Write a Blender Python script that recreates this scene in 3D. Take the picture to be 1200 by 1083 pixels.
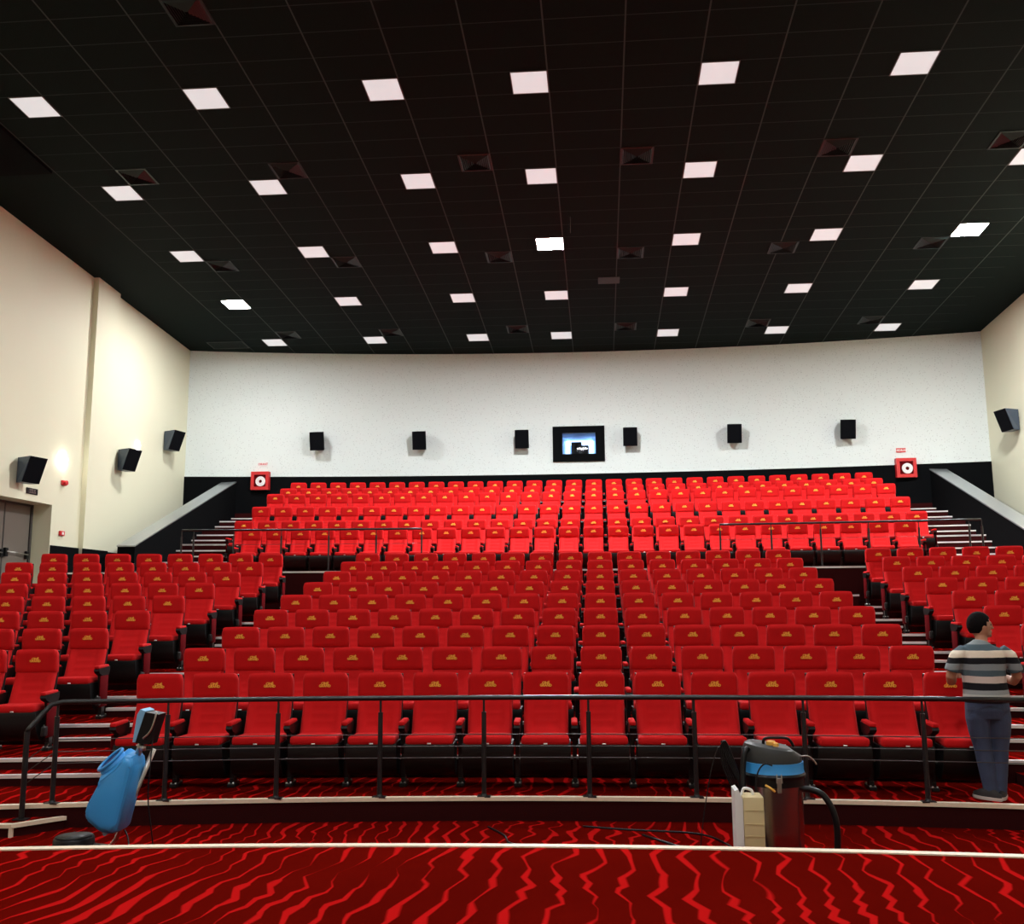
import bpy, bmesh, math, random
from mathutils import Vector, Matrix, Euler
random.seed(7)
S = bpy.context.scene
for o in list(bpy.data.objects): bpy.data.objects.remove(o)
COL = S.collection
PI = math.pi
# ------------------------------------------------------------------ camera, world, exposure
YAW, PITCH, ROLL, CAMZ = -.0925, .15, -.006, 1.91
def cam_axes():
    y, p, r = YAW, PITCH, ROLL
    f = Vector((math.sin(y)*math.cos(p), math.cos(y)*math.cos(p), math.sin(p)))
    rt = Vector((math.cos(y), -math.sin(y), 0)); up = rt.cross(f)
    return rt*math.cos(r)+up*math.sin(r), -rt*math.sin(r)+up*math.cos(r), f
_r, _u, _f = cam_axes()
cd = bpy.data.cameras.new('camera'); cam = bpy.data.objects.new('camera', cd); COL.objects.link(cam)
cam.matrix_world = Matrix(((_r.x, _u.x, -_f.x, 0), (_r.y, _u.y, -_f.y, 0), (_r.z, _u.z, -_f.z, CAMZ), (0, 0, 0, 1)))
cd.sensor_fit = 'HORIZONTAL'; cd.sensor_width = 36; cd.lens = 1110/1200*36; cd.clip_start = .05
S.camera = cam
w = bpy.data.worlds.new('world'); S.world = w; w.use_nodes = True
w.node_tree.nodes['Background'].inputs[0].default_value = (.05, .05, .055, 1)
w.node_tree.nodes['Background'].inputs[1].default_value = .2
S.view_settings.view_transform = 'Standard'; S.view_settings.look = 'None'
S.view_settings.exposure = 2.22; S.view_settings.gamma = 1; S.view_settings.use_curve_mapping = False
LIT = 350.0         # emission of the lit ceiling lamps
LITF = 46.0         # emission of the added unseen lamps that light the front of the hall
PANEL_GLOW = 0.125          # glow given to the unlit ceiling panels in place of reflected light
WARM = (.97, .975, 1.0)

# ------------------------------------------------------------------ materials
def mat(name, col, rough=.6, metal=0., spec=.5, emit=None, estr=0., bump=0., bscale=200., var=0., vscale=8., trans=0., sheen=0.):
    m = bpy.data.materials.new(name); m.use_nodes = True
    nt = m.node_tree; b = nt.nodes['Principled BSDF']
    b.inputs['Base Color'].default_value = (*col, 1); b.inputs['Roughness'].default_value = rough
    b.inputs['Metallic'].default_value = metal; b.inputs['Specular IOR Level'].default_value = spec
    if trans: b.inputs['Transmission Weight'].default_value = trans
    if sheen: b.inputs['Sheen Weight'].default_value = sheen; b.inputs['Sheen Tint'].default_value = (*[min(1, c*1.4+.2) for c in col], 1)
    if emit: b.inputs['Emission Color'].default_value = (*emit, 1); b.inputs['Emission Strength'].default_value = estr
    if bump or var:
        tc = nt.nodes.new('ShaderNodeTexCoord')
    if bump:
        n = nt.nodes.new('ShaderNodeTexNoise'); n.inputs['Scale'].default_value = bscale
        nt.links.new(tc.outputs['Object'], n.inputs['Vector'])
        bm_ = nt.nodes.new('ShaderNodeBump'); bm_.inputs['Strength'].default_value = bump; bm_.inputs['Distance'].default_value = .01
        nt.links.new(n.outputs['Fac'], bm_.inputs['Height']); nt.links.new(bm_.outputs['Normal'], b.inputs['Normal'])
    if var:
        n = nt.nodes.new('ShaderNodeTexNoise'); n.inputs['Scale'].default_value = vscale
        nt.links.new(tc.outputs['Object'], n.inputs['Vector'])
        mx = nt.nodes.new('ShaderNodeMix'); mx.data_type = 'RGBA'
        mx.inputs[6].default_value = (*[c*(1-var) for c in col], 1); mx.inputs[7].default_value = (*[min(1, c*(1+var)) for c in col], 1)
        nt.links.new(n.outputs['Fac'], mx.inputs[0]); nt.links.new(mx.outputs[2], b.inputs['Base Color'])
    return m

def math_node(nt, op, a=None, b=None, c=None):
    n = nt.nodes.new('ShaderNodeMath'); n.operation = op
    for i, v in enumerate((a, b, c)):
        if v is None: continue
        if isinstance(v, (int, float)): n.inputs[i].default_value = v
        else: nt.links.new(v, n.inputs[i])
    return n.outputs[0]

def carpet_mat(name, base, line, period=.155):
    m = bpy.data.materials.new(name); m.use_nodes = True; nt = m.node_tree; b = nt.nodes['Principled BSDF']
    b.inputs['Roughness'].default_value = .95; b.inputs['Specular IOR Level'].default_value = 0.
    tc = nt.nodes.new('ShaderNodeTexCoord'); sp = nt.nodes.new('ShaderNodeSeparateXYZ'); nt.links.new(tc.outputs['Object'], sp.inputs[0])
    X, Y = sp.outputs[0], sp.outputs[1]
    def noise(sx, sy, off, detail=0.):
        cx = nt.nodes.new('ShaderNodeCombineXYZ')
        nt.links.new(math_node(nt, 'MULTIPLY_ADD', X, sx, off), cx.inputs[0]); nt.links.new(math_node(nt, 'MULTIPLY', Y, sy), cx.inputs[1])
        n = nt.nodes.new('ShaderNodeTexNoise'); n.inputs['Scale'].default_value = 1; n.inputs['Detail'].default_value = detail
        nt.links.new(cx.outputs[0], n.inputs['Vector']); return n.outputs['Fac']
    # a polyline-like zigzag: triangle waves bent by noise
    z1 = math_node(nt, 'PINGPONG', math_node(nt, 'ADD', math_node(nt, 'MULTIPLY', Y, 1.0), math_node(nt, 'MULTIPLY', noise(.8, .5, 3.), 2.4)), .42)
    z2 = math_node(nt, 'PINGPONG', math_node(nt, 'ADD', math_node(nt, 'MULTIPLY', Y, 1.0), math_node(nt, 'MULTIPLY', noise(1.3, .9, 13.), 1.8)), .19)
    off = math_node(nt, 'ADD', math_node(nt, 'MULTIPLY', z1, .17), math_node(nt, 'MULTIPLY', z2, .19))
    off = math_node(nt, 'ADD', off, math_node(nt, 'MULTIPLY', noise(.45, .4, 31.), .5))
    u = math_node(nt, 'DIVIDE', math_node(nt, 'ADD', X, off), period)
    fr = math_node(nt, 'FRACT', u)
    d = math_node(nt, 'ABSOLUTE', math_node(nt, 'SUBTRACT', fr, .5))
    wd = math_node(nt, 'MULTIPLY_ADD', noise(1.9, 1.6, 51.), .34, -.055)
    k = math_node(nt, 'SUBTRACT', wd, d)
    k = math_node(nt, 'MULTIPLY', k, 14.)
    cl = nt.nodes.new('ShaderNodeClamp'); nt.links.new(k, cl.inputs[0])
    worn = nt.nodes.new('ShaderNodeTexNoise'); worn.inputs['Scale'].default_value = 1.1; worn.inputs['Detail'].default_value = 3
    nt.links.new(tc.outputs['Object'], worn.inputs['Vector'])
    mb = nt.nodes.new('ShaderNodeMix'); mb.data_type = 'RGBA'
    mb.inputs[6].default_value = (*[c*.72 for c in base], 1); mb.inputs[7].default_value = (*[c*1.25 for c in base], 1)
    nt.links.new(worn.outputs['Fac'], mb.inputs[0])
    mx = nt.nodes.new('ShaderNodeMix'); mx.data_type = 'RGBA'
    nt.links.new(mb.outputs[2], mx.inputs[6]); mx.inputs[7].default_value = (*line, 1)
    nt.links.new(cl.outputs[0], mx.inputs[0]); nt.links.new(mx.outputs[2], b.inputs['Base Color'])
    n = nt.nodes.new('ShaderNodeTexNoise'); n.inputs['Scale'].default_value = 260
    nt.links.new(tc.outputs['Object'], n.inputs['Vector'])
    bp = nt.nodes.new('ShaderNodeBump'); bp.inputs['Strength'].default_value = .35; bp.inputs['Distance'].default_value = .006
    nt.links.new(n.outputs['Fac'], bp.inputs['Height']); nt.links.new(bp.outputs['Normal'], b.inputs['Normal'])
    return m

def speckle_mat(name, col, dark):
    m = mat(name, col, .85, spec=.2, bump=.25, bscale=14.)
    nt = m.node_tree; b = nt.nodes['Principled BSDF']
    tc = nt.nodes.new('ShaderNodeTexCoord'); v = nt.nodes.new('ShaderNodeTexVoronoi'); v.inputs['Scale'].default_value = 17.
    v.inputs['Randomness'].default_value = .9
    nt.links.new(tc.outputs['Object'], v.inputs['Vector'])
    lt = math_node(nt, 'LESS_THAN', v.outputs['Distance'], .17)
    mx = nt.nodes.new('ShaderNodeMix'); mx.data_type = 'RGBA'
    mx.inputs[6].default_value = (*col, 1); mx.inputs[7].default_value = (*dark, 1)
    nt.links.new(lt, mx.inputs[0]); nt.links.new(mx.outputs[2], b.inputs['Base Color'])
    return m

CX0, CY0, CZ0, CS, CT = -9.391, 14.164, 8.401+CAMZ, .06206, -.00699   # ceiling plane
def ceiling_mat():
    m = mat('ceiling_tiles', (.0025, .008, .007), .8, spec=.1, bump=.3, bscale=60.)
    nt = m.node_tree; b = nt.nodes['Principled BSDF']
    tc = nt.nodes.new('ShaderNodeTexCoord'); sp = nt.nodes.new('ShaderNodeSeparateXYZ'); nt.links.new(tc.outputs['Object'], sp.inputs[0])
    X, Y = sp.outputs[0], sp.outputs[1]
    def line(v, off, per, wd):
        f = math_node(nt, 'FRACT', math_node(nt, 'DIVIDE', math_node(nt, 'ADD', v, -off+per*40), per))
        d = math_node(nt, 'MULTIPLY', math_node(nt, 'ABSOLUTE', math_node(nt, 'SUBTRACT', f, .5)), per)
        return math_node(nt, 'GREATER_THAN', d, per/2-wd)
    a = line(X, .3, 1.2, .012); c = line(Y, .3, .6, .009)
    inx = math_node(nt, 'MULTIPLY', math_node(nt, 'GREATER_THAN', X, -.95), math_node(nt, 'LESS_THAN', X, 18.95))
    la = math_node(nt, 'MULTIPLY', a, inx); lc = math_node(nt, 'MULTIPLY', math_node(nt, 'MULTIPLY', c, inx), .5)
    k = math_node(nt, 'MAXIMUM', la, lc)
    mx = nt.nodes.new('ShaderNodeMix'); mx.data_type = 'RGBA'
    mx.inputs[6].default_value = (.0024, .0078, .0068, 1); mx.inputs[7].default_value = (.060, .075, .072, 1)
    nt.links.new(k, mx.inputs[0]); nt.links.new(mx.outputs[2], b.inputs['Base Color'])
    return m

def stripe_mat():
    m = mat('striped_jersey', (.3, .33, .34), .85, spec=.2, bump=.2, bscale=90.)
    nt = m.node_tree; b = nt.nodes['Principled BSDF']
    tc = nt.nodes.new('ShaderNodeTexCoord'); sp = nt.nodes.new('ShaderNodeSeparateXYZ'); nt.links.new(tc.outputs['Object'], sp.inputs[0])
    nz = nt.nodes.new('ShaderNodeTexNoise'); nz.inputs['Scale'].default_value = 5; nt.links.new(tc.outputs['Object'], nz.inputs['Vector'])
    z = math_node(nt, 'ADD', sp.outputs[2], math_node(nt, 'MULTIPLY_ADD', nz.outputs['Fac'], .02, -.01))
    z = math_node(nt, 'DIVIDE', math_node(nt, 'SUBTRACT', z, .85), .65)       # 0..1 over 0.85..1.5 m
    cr = nt.nodes.new('ShaderNodeValToRGB'); nt.links.new(z, cr.inputs[0]); cr.color_ramp.interpolation = 'CONSTANT'
    cr.color_ramp.elements[0].position = 0; cr.color_ramp.elements[0].color = (.55, .55, .52, 1)
    G = (.24, .27, .28, 1); T = (.075, .11, .13, 1); C = (.80, .70, .56, 1); K = (.010, .010, .013, 1); W_ = (.62, .52, .47, 1)
    # hem z: .85
    for zz, c in ((.905, (.33, .34, .34, 1)), (.945, K), (1.005, W_), (1.065, T), (1.115, G), (1.17, K), (1.225, C), (1.285, T), (1.335, G)):
        e = cr.color_ramp.elements.new((zz-.85)/.65); e.color = c
    cr.color_ramp.elements[1].color = (.33, .34, .34, 1)
    nt.links.new(cr.outputs[0], b.inputs['Base Color'])
    return m

M = {}
M['carpet'] = carpet_mat('striped_red_carpet', (.092, .0022, .0010), (.40, .006, .006))
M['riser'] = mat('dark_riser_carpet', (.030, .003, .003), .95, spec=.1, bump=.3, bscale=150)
M['nosing'] = mat('pale_step_nosing', (.80, .66, .49), .45, spec=.4, var=.08, vscale=30)
M['nosing_alu'] = mat('aluminium_step_nosing', (.82, .78, .74), .4, metal=.3)
M['wall_warm'] = mat('cream_wall_paint', (.76, .745, .555), .6, spec=.3, bump=.08, bscale=40, var=.02, vscale=1)
M['wall_back'] = speckle_mat('speckled_white_wall_fabric', (.73, .79, .765), (.47, .505, .49))
M['black'] = mat('black_wall_cloth', (.0025, .003, .0035), .9, spec=.08, bump=.3, bscale=80)
M['ceil'] = ceiling_mat()
M['lamp_frame'] = mat('lamp_frame', (.10, .10, .10), .5)
M['lamp_on'] = mat('lit_lamp_diffuser', (.9, .9, .9), .5, emit=WARM, estr=LIT)
M['lamp_left'] = mat('lit_lamp_diffuser_left', (.9, .9, .9), .5, emit=WARM, estr=LIT*.20)
M['lamp_right'] = mat('lit_lamp_diffuser_right', (.9, .9, .9), .5, emit=WARM, estr=LIT*.62)
M['lamp_added_front'] = mat('added_front_lamp_diffuser', (.9, .9, .9), .5, emit=WARM, estr=LITF)
M['lamp_unlit_glow'] = mat('white_lamp_diffuser', (.55, .56, .57), .5, emit=(.96, .98, 1.), estr=PANEL_GLOW)  # panels are off; their emission stands in for bounced light
M['vent'] = mat('black_vent_metal', (.007, .018, .017), .4, metal=.2)
M['vent_dark'] = mat('vent_throat', (.004, .004, .004), .9)
M['alu'] = mat('brushed_aluminium_cap', (.42, .45, .46), .32, metal=.75, bump=.05, bscale=40)
M['rail'] = mat('black_painted_rail', (.010, .010, .011), .35, spec=.5)
M['cable_wire'] = mat('steel_rail_cable', (.06, .05, .05), .4, metal=.4)
M['seat'] = mat('red_seat_fabric', (.54, .0075, .0085), .8, spec=.12, bump=.35, bscale=240, var=.10, vscale=9, sheen=.15)
M['seat_tag'] = mat('white_number_tag', (.85, .85, .82), .4)
M['plastic'] = mat('black_seat_plastic', (.005, .0055, .0055), .45, spec=.35)
M['iron'] = mat('black_seat_iron', (.012, .012, .012), .35, metal=.3)
M['side_red'] = mat('dark_red_side_panel', (.10, .002, .004), .9, spec=.05)
M['chrome'] = mat('dull_steel', (.45, .43, .40), .3, metal=.9)
M['emblem'] = mat('orange_embroidery', (.95, .46, .05), .7)
M['spk'] = mat('black_speaker_cloth', (.003, .0035, .005), .85, spec=.08)
M['spk_side'] = mat('dark_blue_grey_speaker_case', (.050, .070, .105), .35)
M['redbox'] = mat('red_cabinet_enamel', (.62, .018, .022), .4)
M['white'] = mat('white_enamel', (.82, .80, .78), .5)
M['door'] = mat('taupe_door_steel', (.17, .145, .12), .45, var=.05, vscale=3)
M['door_frame'] = mat('dark_grey_door_frame', (.05, .045, .042), .4)
M['booth'] = mat('projection_room_wall', (.5, .65, .9), .7)
M['booth_lamp'] = mat('booth_lamp', (.8, .9, 1), .5, emit=(.55, .78, 1.), estr=.55)
M['glass'] = mat('port_glass', (.9, .95, 1), .02, trans=1.)
M['blue'] = mat('blue_tank_plastic', (.045, .33, .76), .30, spec=.5)
M['blue_dark'] = mat('dark_blue_inside', (.008, .03, .14), .6)
M['bluelight'] = mat('light_blue_panel', (.22, .48, .72), .35)
M['grey'] = mat('grey_plastic', (.035, .036, .034), .5, spec=.3)
M['blackp'] = mat('black_plastic', (.005, .005, .006), .4, spec=.3)
M['steel'] = mat('polished_steel_drum', (.36, .31, .32), .26, metal=1.)
M['yellow'] = mat('yellow_knob', (.80, .42, .08), .4)
M['cream'] = mat('cream_plastic_canister', (.62, .50, .27), .45)
M['whitep'] = mat('white_plastic', (.78, .78, .76), .4)
M['skin'] = mat('skin', (.42, .20, .12), .5, var=.06, vscale=12)
M['hair'] = mat('dark_hair', (.004, .003, .003), .85, spec=.1, bump=.6, bscale=120)
M['jeans'] = mat('blue_jeans', (.045, .065, .125), .85, bump=.3, bscale=60, var=.22, vscale=5)
M['shirt'] = stripe_mat()
M['belt'] = mat('dark_undershirt', (.012, .013, .02), .8)
M['shoe'] = mat('dark_shoe_canvas', (.02, .016, .016), .7)
M['sole'] = mat('white_rubber_sole', (.62, .55, .50), .6)
M['sconce'] = mat('round_wall_lamp_glass', (.95, .95, .95), .4, emit=(1., .95, .85), estr=16.)
M['sconce_dim'] = mat('round_wall_lamp_glass_dim', (.95, .95, .95), .4, emit=(1., .95, .85), estr=2.6)
M['eye'] = mat('dark_eye', (.02, .015, .01), .2)

# ------------------------------------------------------------------ helpers
def finish(bm, name, m, parent=None, smooth=False, angle=None):
    me = bpy.data.meshes.new(name); bm.normal_update(); bm.to_mesh(me); bm.free()
    ms = m if isinstance(m, (list, tuple)) else [m]
    for k in ms: me.materials.append(k)
    if smooth:
        for p in me.polygons: p.use_smooth = True
        if angle:
            try: me.set_sharp_from_angle(angle=math.radians(angle))
            except Exception: pass
    o = bpy.data.objects.new(name, me); COL.objects.link(o)
    if parent is not None: o.parent = parent
    return o
def empty(name, loc=(0, 0, 0), rz=0.):
    o = bpy.data.objects.new(name, None); COL.objects.link(o); o.location = loc; o.rotation_euler = (0, 0, rz)
    o.empty_display_size = .1
    return o
def tag(o, label=None, cat=None, group=None, kind=None):
    if label: o['label'] = label
    if cat: o['category'] = cat
    if group: o['group'] = group
    if kind: o['kind'] = kind
    return o
def struct(o, label=None, cat='room'):
    o['kind'] = 'structure'
    if label: o['label'] = label; o['category'] = cat
    return o
def box(bm, x0, x1, y0, y1, z0, z1, bevel=0., seg=2, mi=0, mtx=None):
    vs = [bm.verts.new((x, y, z)) for x in (x0, x1) for y in (y0, y1) for z in (z0, z1)]
    q = [(0, 1, 3, 2), (4, 6, 7, 5), (0, 4, 5, 1), (2, 3, 7, 6), (0, 2, 6, 4), (1, 5, 7, 3)]
    fs = [bm.faces.new([vs[i] for i in f]) for f in q]
    if bevel:
        es = list({e for f in fs for e in f.edges})
        r = bmesh.ops.bevel(bm, geom=es, offset=bevel, segments=seg, profile=.5, affect='EDGES')
        vs = list({v for f in r['faces'] for v in f.verts} | {v for v in vs if v.is_valid})
        fs = list({f for v in vs for f in v.link_faces})
    for f in fs: f.material_index = mi
    if mtx is not None: bmesh.ops.transform(bm, matrix=mtx, verts=vs)
    return vs
def prism(bm, poly, axis, a0, a1, mi=0):
    """poly: 2-D points; extruded along axis ('x','y','z') from a0 to a1"""
    def P(p, a):
        return {'x': (a, p[0], p[1]), 'y': (p[0], a, p[1]), 'z': (p[0], p[1], a)}[axis]
    A = [bm.verts.new(P(p, a0)) for p in poly]; B = [bm.verts.new(P(p, a1)) for p in poly]
    n = len(poly); fs = [bm.faces.new(A), bm.faces.new(B[::-1])]
    for i in range(n): fs.append(bm.faces.new((A[i], B[i], B[(i+1) % n], A[(i+1) % n])))
    for f in fs: f.material_index = mi
    bmesh.ops.recalc_face_normals(bm, faces=fs)
    return A+B
def tube(bm, pts, r, n=8, mi=0, cap=True):
    pts = [Vector(p) for p in pts]; rs = r if isinstance(r, (list, tuple)) else [r]*len(pts)
    rings = []; prev = None
    for i, p in enumerate(pts):
        t = (pts[min(i+1, len(pts)-1)]-pts[max(i-1, 0)])
        t = t.normalized() if t.length > 1e-9 else Vector((0, 0, 1))
        if prev is None:
            a = Vector((0, 0, 1)) if abs(t.z) < .9 else Vector((1, 0, 0)); nn = t.cross(a).normalized()
        else:
            nn = (prev-t*prev.dot(t)).normalized()
        prev = nn; b = t.cross(nn)
        rings.append([bm.verts.new(p+(nn*math.cos(2*PI*k/n)+b*math.sin(2*PI*k/n))*rs[i]) for k in range(n)])
    fs = []
    for i in range(len(rings)-1):
        for k in range(n): fs.append(bm.faces.new((rings[i][k], rings[i][(k+1) % n], rings[i+1][(k+1) % n], rings[i+1][k])))
    if cap: fs.append(bm.faces.new(rings[0][::-1])); fs.append(bm.faces.new(rings[-1]))
    for f in fs: f.material_index = mi
    bmesh.ops.recalc_face_normals(bm, faces=fs)
def lathe(bm, prof, c=(0, 0, 0), n=32, mi=0):
    rings = []
    for r, z in prof:
        rings.append([bm.verts.new((c[0]+r*math.cos(2*PI*k/n), c[1]+r*math.sin(2*PI*k/n), c[2]+z)) for k in range(n)] if r > 1e-5 else [bm.verts.new((c[0], c[1], c[2]+z))])
    fs = []
    for i in range(len(rings)-1):
        a, b = rings[i], rings[i+1]
        for k in range(n):
            q = [a[k % len(a)], a[(k+1) % len(a)], b[(k+1) % len(b)], b[k % len(b)]]
            q2 = []
            for v in q:
                if v not in q2: q2.append(v)
            if len(q2) > 2: fs.append(bm.faces.new(q2))
    for f in fs: f.material_index = mi
    bmesh.ops.recalc_face_normals(bm, faces=fs)
def smooth_pts(pts, n=6):
    P = [Vector(p) for p in pts]; out = []
    for i in range(len(P)-1):
        a = P[max(i-1, 0)]; b = P[i]; c = P[i+1]; d = P[min(i+2, len(P)-1)]
        for k in range(n):
            t = k/n
            out.append(.5*((2*b)+(c-a)*t+(2*a-5*b+4*c-d)*t*t+(3*b-a-3*c+d)*t**3))
    out.append(P[-1]); return out
def skin_mesh(name, joints, edges, m, parent=None, sub=2, root=0):
    """continuous surface grown over a skeleton; joints: (x,y,z,rx,ry)"""
    me = bpy.data.meshes.new(name); me.from_pydata([j[:3] for j in joints], edges, [])
    o = bpy.data.objects.new(name, me); COL.objects.link(o)
    sk = o.modifiers.new('s', 'SKIN'); sk.use_smooth_shade = True
    for i, j in enumerate(joints):
        v = me.skin_vertices[0].data[i]; v.radius = (j[3], j[4]); v.use_root = (i == root)
    sb = o.modifiers.new('d', 'SUBSURF'); sb.levels = sub; sb.render_levels = sub
    bpy.context.view_layer.update()
    dg = bpy.context.evaluated_depsgraph_get(); ev = o.evaluated_get(dg)
    nm = bpy.data.meshes.new_from_object(ev); bpy.data.objects.remove(o)
    nm.materials.clear()
    for k in (m if isinstance(m, list) else [m]): nm.materials.append(k)
    for p in nm.polygons: p.use_smooth = True
    o = bpy.data.objects.new(name, nm); COL.objects.link(o)
    if parent is not None: o.parent = parent
    return o
def text_bm(lines, size, depth, align='CENTER', leading=.8, bold=.02):
    cu = bpy.data.curves.new('t', 'FONT'); cu.body = '\n'.join(lines); cu.size = size; cu.extrude = depth
    cu.align_x = align; cu.space_line = leading; cu.offset = size*bold; cu.resolution_u = 2
    o = bpy.data.objects.new('t', cu); COL.objects.link(o); bpy.context.view_layer.update()
    me = bpy.data.meshes.new_from_object(o.evaluated_get(bpy.context.evaluated_depsgraph_get()))
    bpy.data.objects.remove(o)
    bm = bmesh.new(); bm.from_mesh(me); bpy.data.meshes.remove(me)
    xs = [v.co.x for v in bm.verts]; ys = [v.co.y for v in bm.verts]
    c = Vector(((min(xs)+max(xs))/2, (min(ys)+max(ys))/2, 0))
    for v in bm.verts: v.co -= c
    return bm

# ------------------------------------------------------------------ room geometry
XL, XR, YF, ZT = -12.2, 10.68, -6.0, 12.0
def back_y(x): return 27.70-(x+.75)**2/134
def ceil_pt(u, v, d=0.):   # ceiling coordinates -> world; d metres below
    return Vector((CX0+u, CY0+v, CZ0-CS*v+CT*u-d))
ex = Vector((1, 0, CT)).normalized(); ey = Vector((0, 1, -CS)); ey = (ey-ex*ey.dot(ex)).normalized(); ez = ex.cross(ey)
def ceil_mtx(u, v, d=0.):
    p = ceil_pt(u, v, d)
    return Matrix(((ex.x, ey.x, ez.x, p.x), (ex.y, ey.y, ez.y, p.y), (ex.z, ey.z, ez.z, p.z), (0, 0, 0, 1)))
bm = bmesh.new(); box(bm, -2.7, -.94, YF-CY0, 2.08, -.05, -.001); o = struct(finish(bm, 'trim_60', M['black'])); o.matrix_world = ceil_mtx(0, 0)
bm = bmesh.new(); box(bm, -3.2, 20.5, YF-CY0-.3, 14.3, 0, .12)
o = struct(finish(bm, 'ceiling', M['ceil'])); o.matrix_world = ceil_mtx(0, 0)

# left wall with door recess and pilaster
DY0, DY1, DZ = 18.15, 20.05, 4.19
bm = bmesh.new()
box(bm, XL-.9, XL, YF, DY0, -.1, ZT); box(bm, XL-.9, XL, DY1, 28.2, -.1, ZT); box(bm, XL-.9, XL, DY0, DY1, DZ, ZT)
box(bm, XL-.9, XL, DY0, DY1, -.1, 2.05); box(bm, XL, XL+.13, 21.2, 22.25, -.1, ZT)
struct(finish(bm, 'wall_left', M['wall_warm']))
bm = bmesh.new(); box(bm, XR, XR+.3, YF, 28.2, -.1, ZT); struct(finish(bm, 'wall_right', M['wall_warm']))
bm = bmesh.new(); box(bm, XL-.9, XR+.3, YF-.3, YF, -.1, ZT); struct(finish(bm, 'wall_front', M['wall_warm']))
# back wall, curved in plan, with the projection port cut out
WX0, WX1, WZ0, WZ1 = -1.07, -.09, 6.31, 6.95
xs = sorted([XL-.1+(XR-XL+.2)*i/44 for i in range(45)]+[WX0, WX1]); zs = [4.0, WZ0, WZ1, ZT]
bm = bmesh.new()
for k in range(3):
    for i in range(len(xs)-1):
        if k == 1 and xs[i] >= WX0-1e-6 and xs[i+1] <= WX1+1e-6: continue
        a, b = xs[i], xs[i+1]
        for off in (0, .12):
            v = [bm.verts.new((x, back_y(x)+off, z)) for x, z in ((a, zs[k]), (b, zs[k]), (b, zs[k+1]), (a, zs[k+1]))]
            bm.faces.new(v if off else v[::-1])
bmesh.ops.remove_doubles(bm, verts=bm.verts, dist=1e-5)
struct(finish(bm, 'wall_back', M['wall_back'], smooth=False))
bm = bmesh.new()   # black wainscot below
for i in range(44):
    a, b = xs[0]+(xs[-1]-xs[0])*i/44, xs[0]+(xs[-1]-xs[0])*(i+1)/44
    P = [(a, back_y(a)-.03), (b, back_y(b)-.03), (b, back_y(b)+.1), (a, back_y(a)+.1)]
    prism(bm, P, 'z', -.1, 5.72)
struct(finish(bm, 'baseboard_back', M['black']))
bm = bmesh.new(); box(bm, XL, XL+.03, 20.07, 21.2, 1.5, 3.29); box(bm, XL+.13, XL+.16, 21.17, 22.28, 1.5, 3.28); box(bm, XL, XL+.03, 22.25, 26.9, 1.5, 3.27)
struct(finish(bm, 'baseboard_left', M['black']))

# tiers ---------------------------------------------------------------
def row_y(x, y0, R=48., xc=1.1): return y0-(x-xc)**2/(2*R)
D1, DP, Z1, DZR = 9.636, 1.0556, .202, .2062
def lower_seat_y(r, x): return row_y(x, D1+DP*r)
def lower_z(r): return Z1+DZR*r
edge1 = lambda x: 8.88-(x-.9)**2/54
def riser(r): return (lambda x: row_y(x, D1+DP*r-.82)) if r > 0 else edge1
UY = [21.27, 22.28, 23.38, 24.41, 25.42, 26.29]; UZ = [2.60, 2.88, 3.33, 3.77, 4.04, 4.31]
def u_seat_y(k, x): return UY[k]-(x+.75)**2/134
uedge = lambda x: 18.82-(x+.75)**2/134
def urise(k): return (lambda x: UY[k]-.80-(x+.75)**2/134) if k > 0 else uedge
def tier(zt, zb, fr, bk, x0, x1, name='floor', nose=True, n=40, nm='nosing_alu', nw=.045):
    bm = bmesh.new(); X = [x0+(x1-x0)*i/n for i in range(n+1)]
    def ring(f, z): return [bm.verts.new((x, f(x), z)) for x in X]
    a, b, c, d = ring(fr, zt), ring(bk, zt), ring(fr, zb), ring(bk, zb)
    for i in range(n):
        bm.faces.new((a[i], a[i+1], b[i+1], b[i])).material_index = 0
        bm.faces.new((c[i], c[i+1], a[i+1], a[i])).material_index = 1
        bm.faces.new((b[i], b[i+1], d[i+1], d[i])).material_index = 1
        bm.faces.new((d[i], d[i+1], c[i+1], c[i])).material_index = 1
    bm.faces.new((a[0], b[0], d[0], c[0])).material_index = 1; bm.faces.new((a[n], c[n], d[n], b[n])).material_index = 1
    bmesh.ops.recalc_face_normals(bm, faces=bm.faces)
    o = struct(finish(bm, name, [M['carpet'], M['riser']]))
    if nose:
        bm = bmesh.new()
        for i in range(n):
            x, y = X[i], X[i+1]
            v = []
            for q in (x, y):
                f = fr(q); v.append([bm.verts.new((q, f-.012, zt-.028)), bm.verts.new((q, f-.012, zt+.006)), bm.verts.new((q, f+nw, zt+.006)), bm.verts.new((q, f+nw, zt-.002))])
            for k in range(4): bm.faces.new((v[0][k], v[1][k], v[1][(k+1) % 4], v[0][(k+1) % 4]))
        bmesh.ops.recalc_face_normals(bm, faces=bm.faces)
        global TRIM; TRIM += 1
        struct(finish(bm, 'trim_%d' % TRIM, M[nm]))
    return o
TRIM = 0
stage_edge = lambda x: 5.89-(x-.5)**2/54
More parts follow.
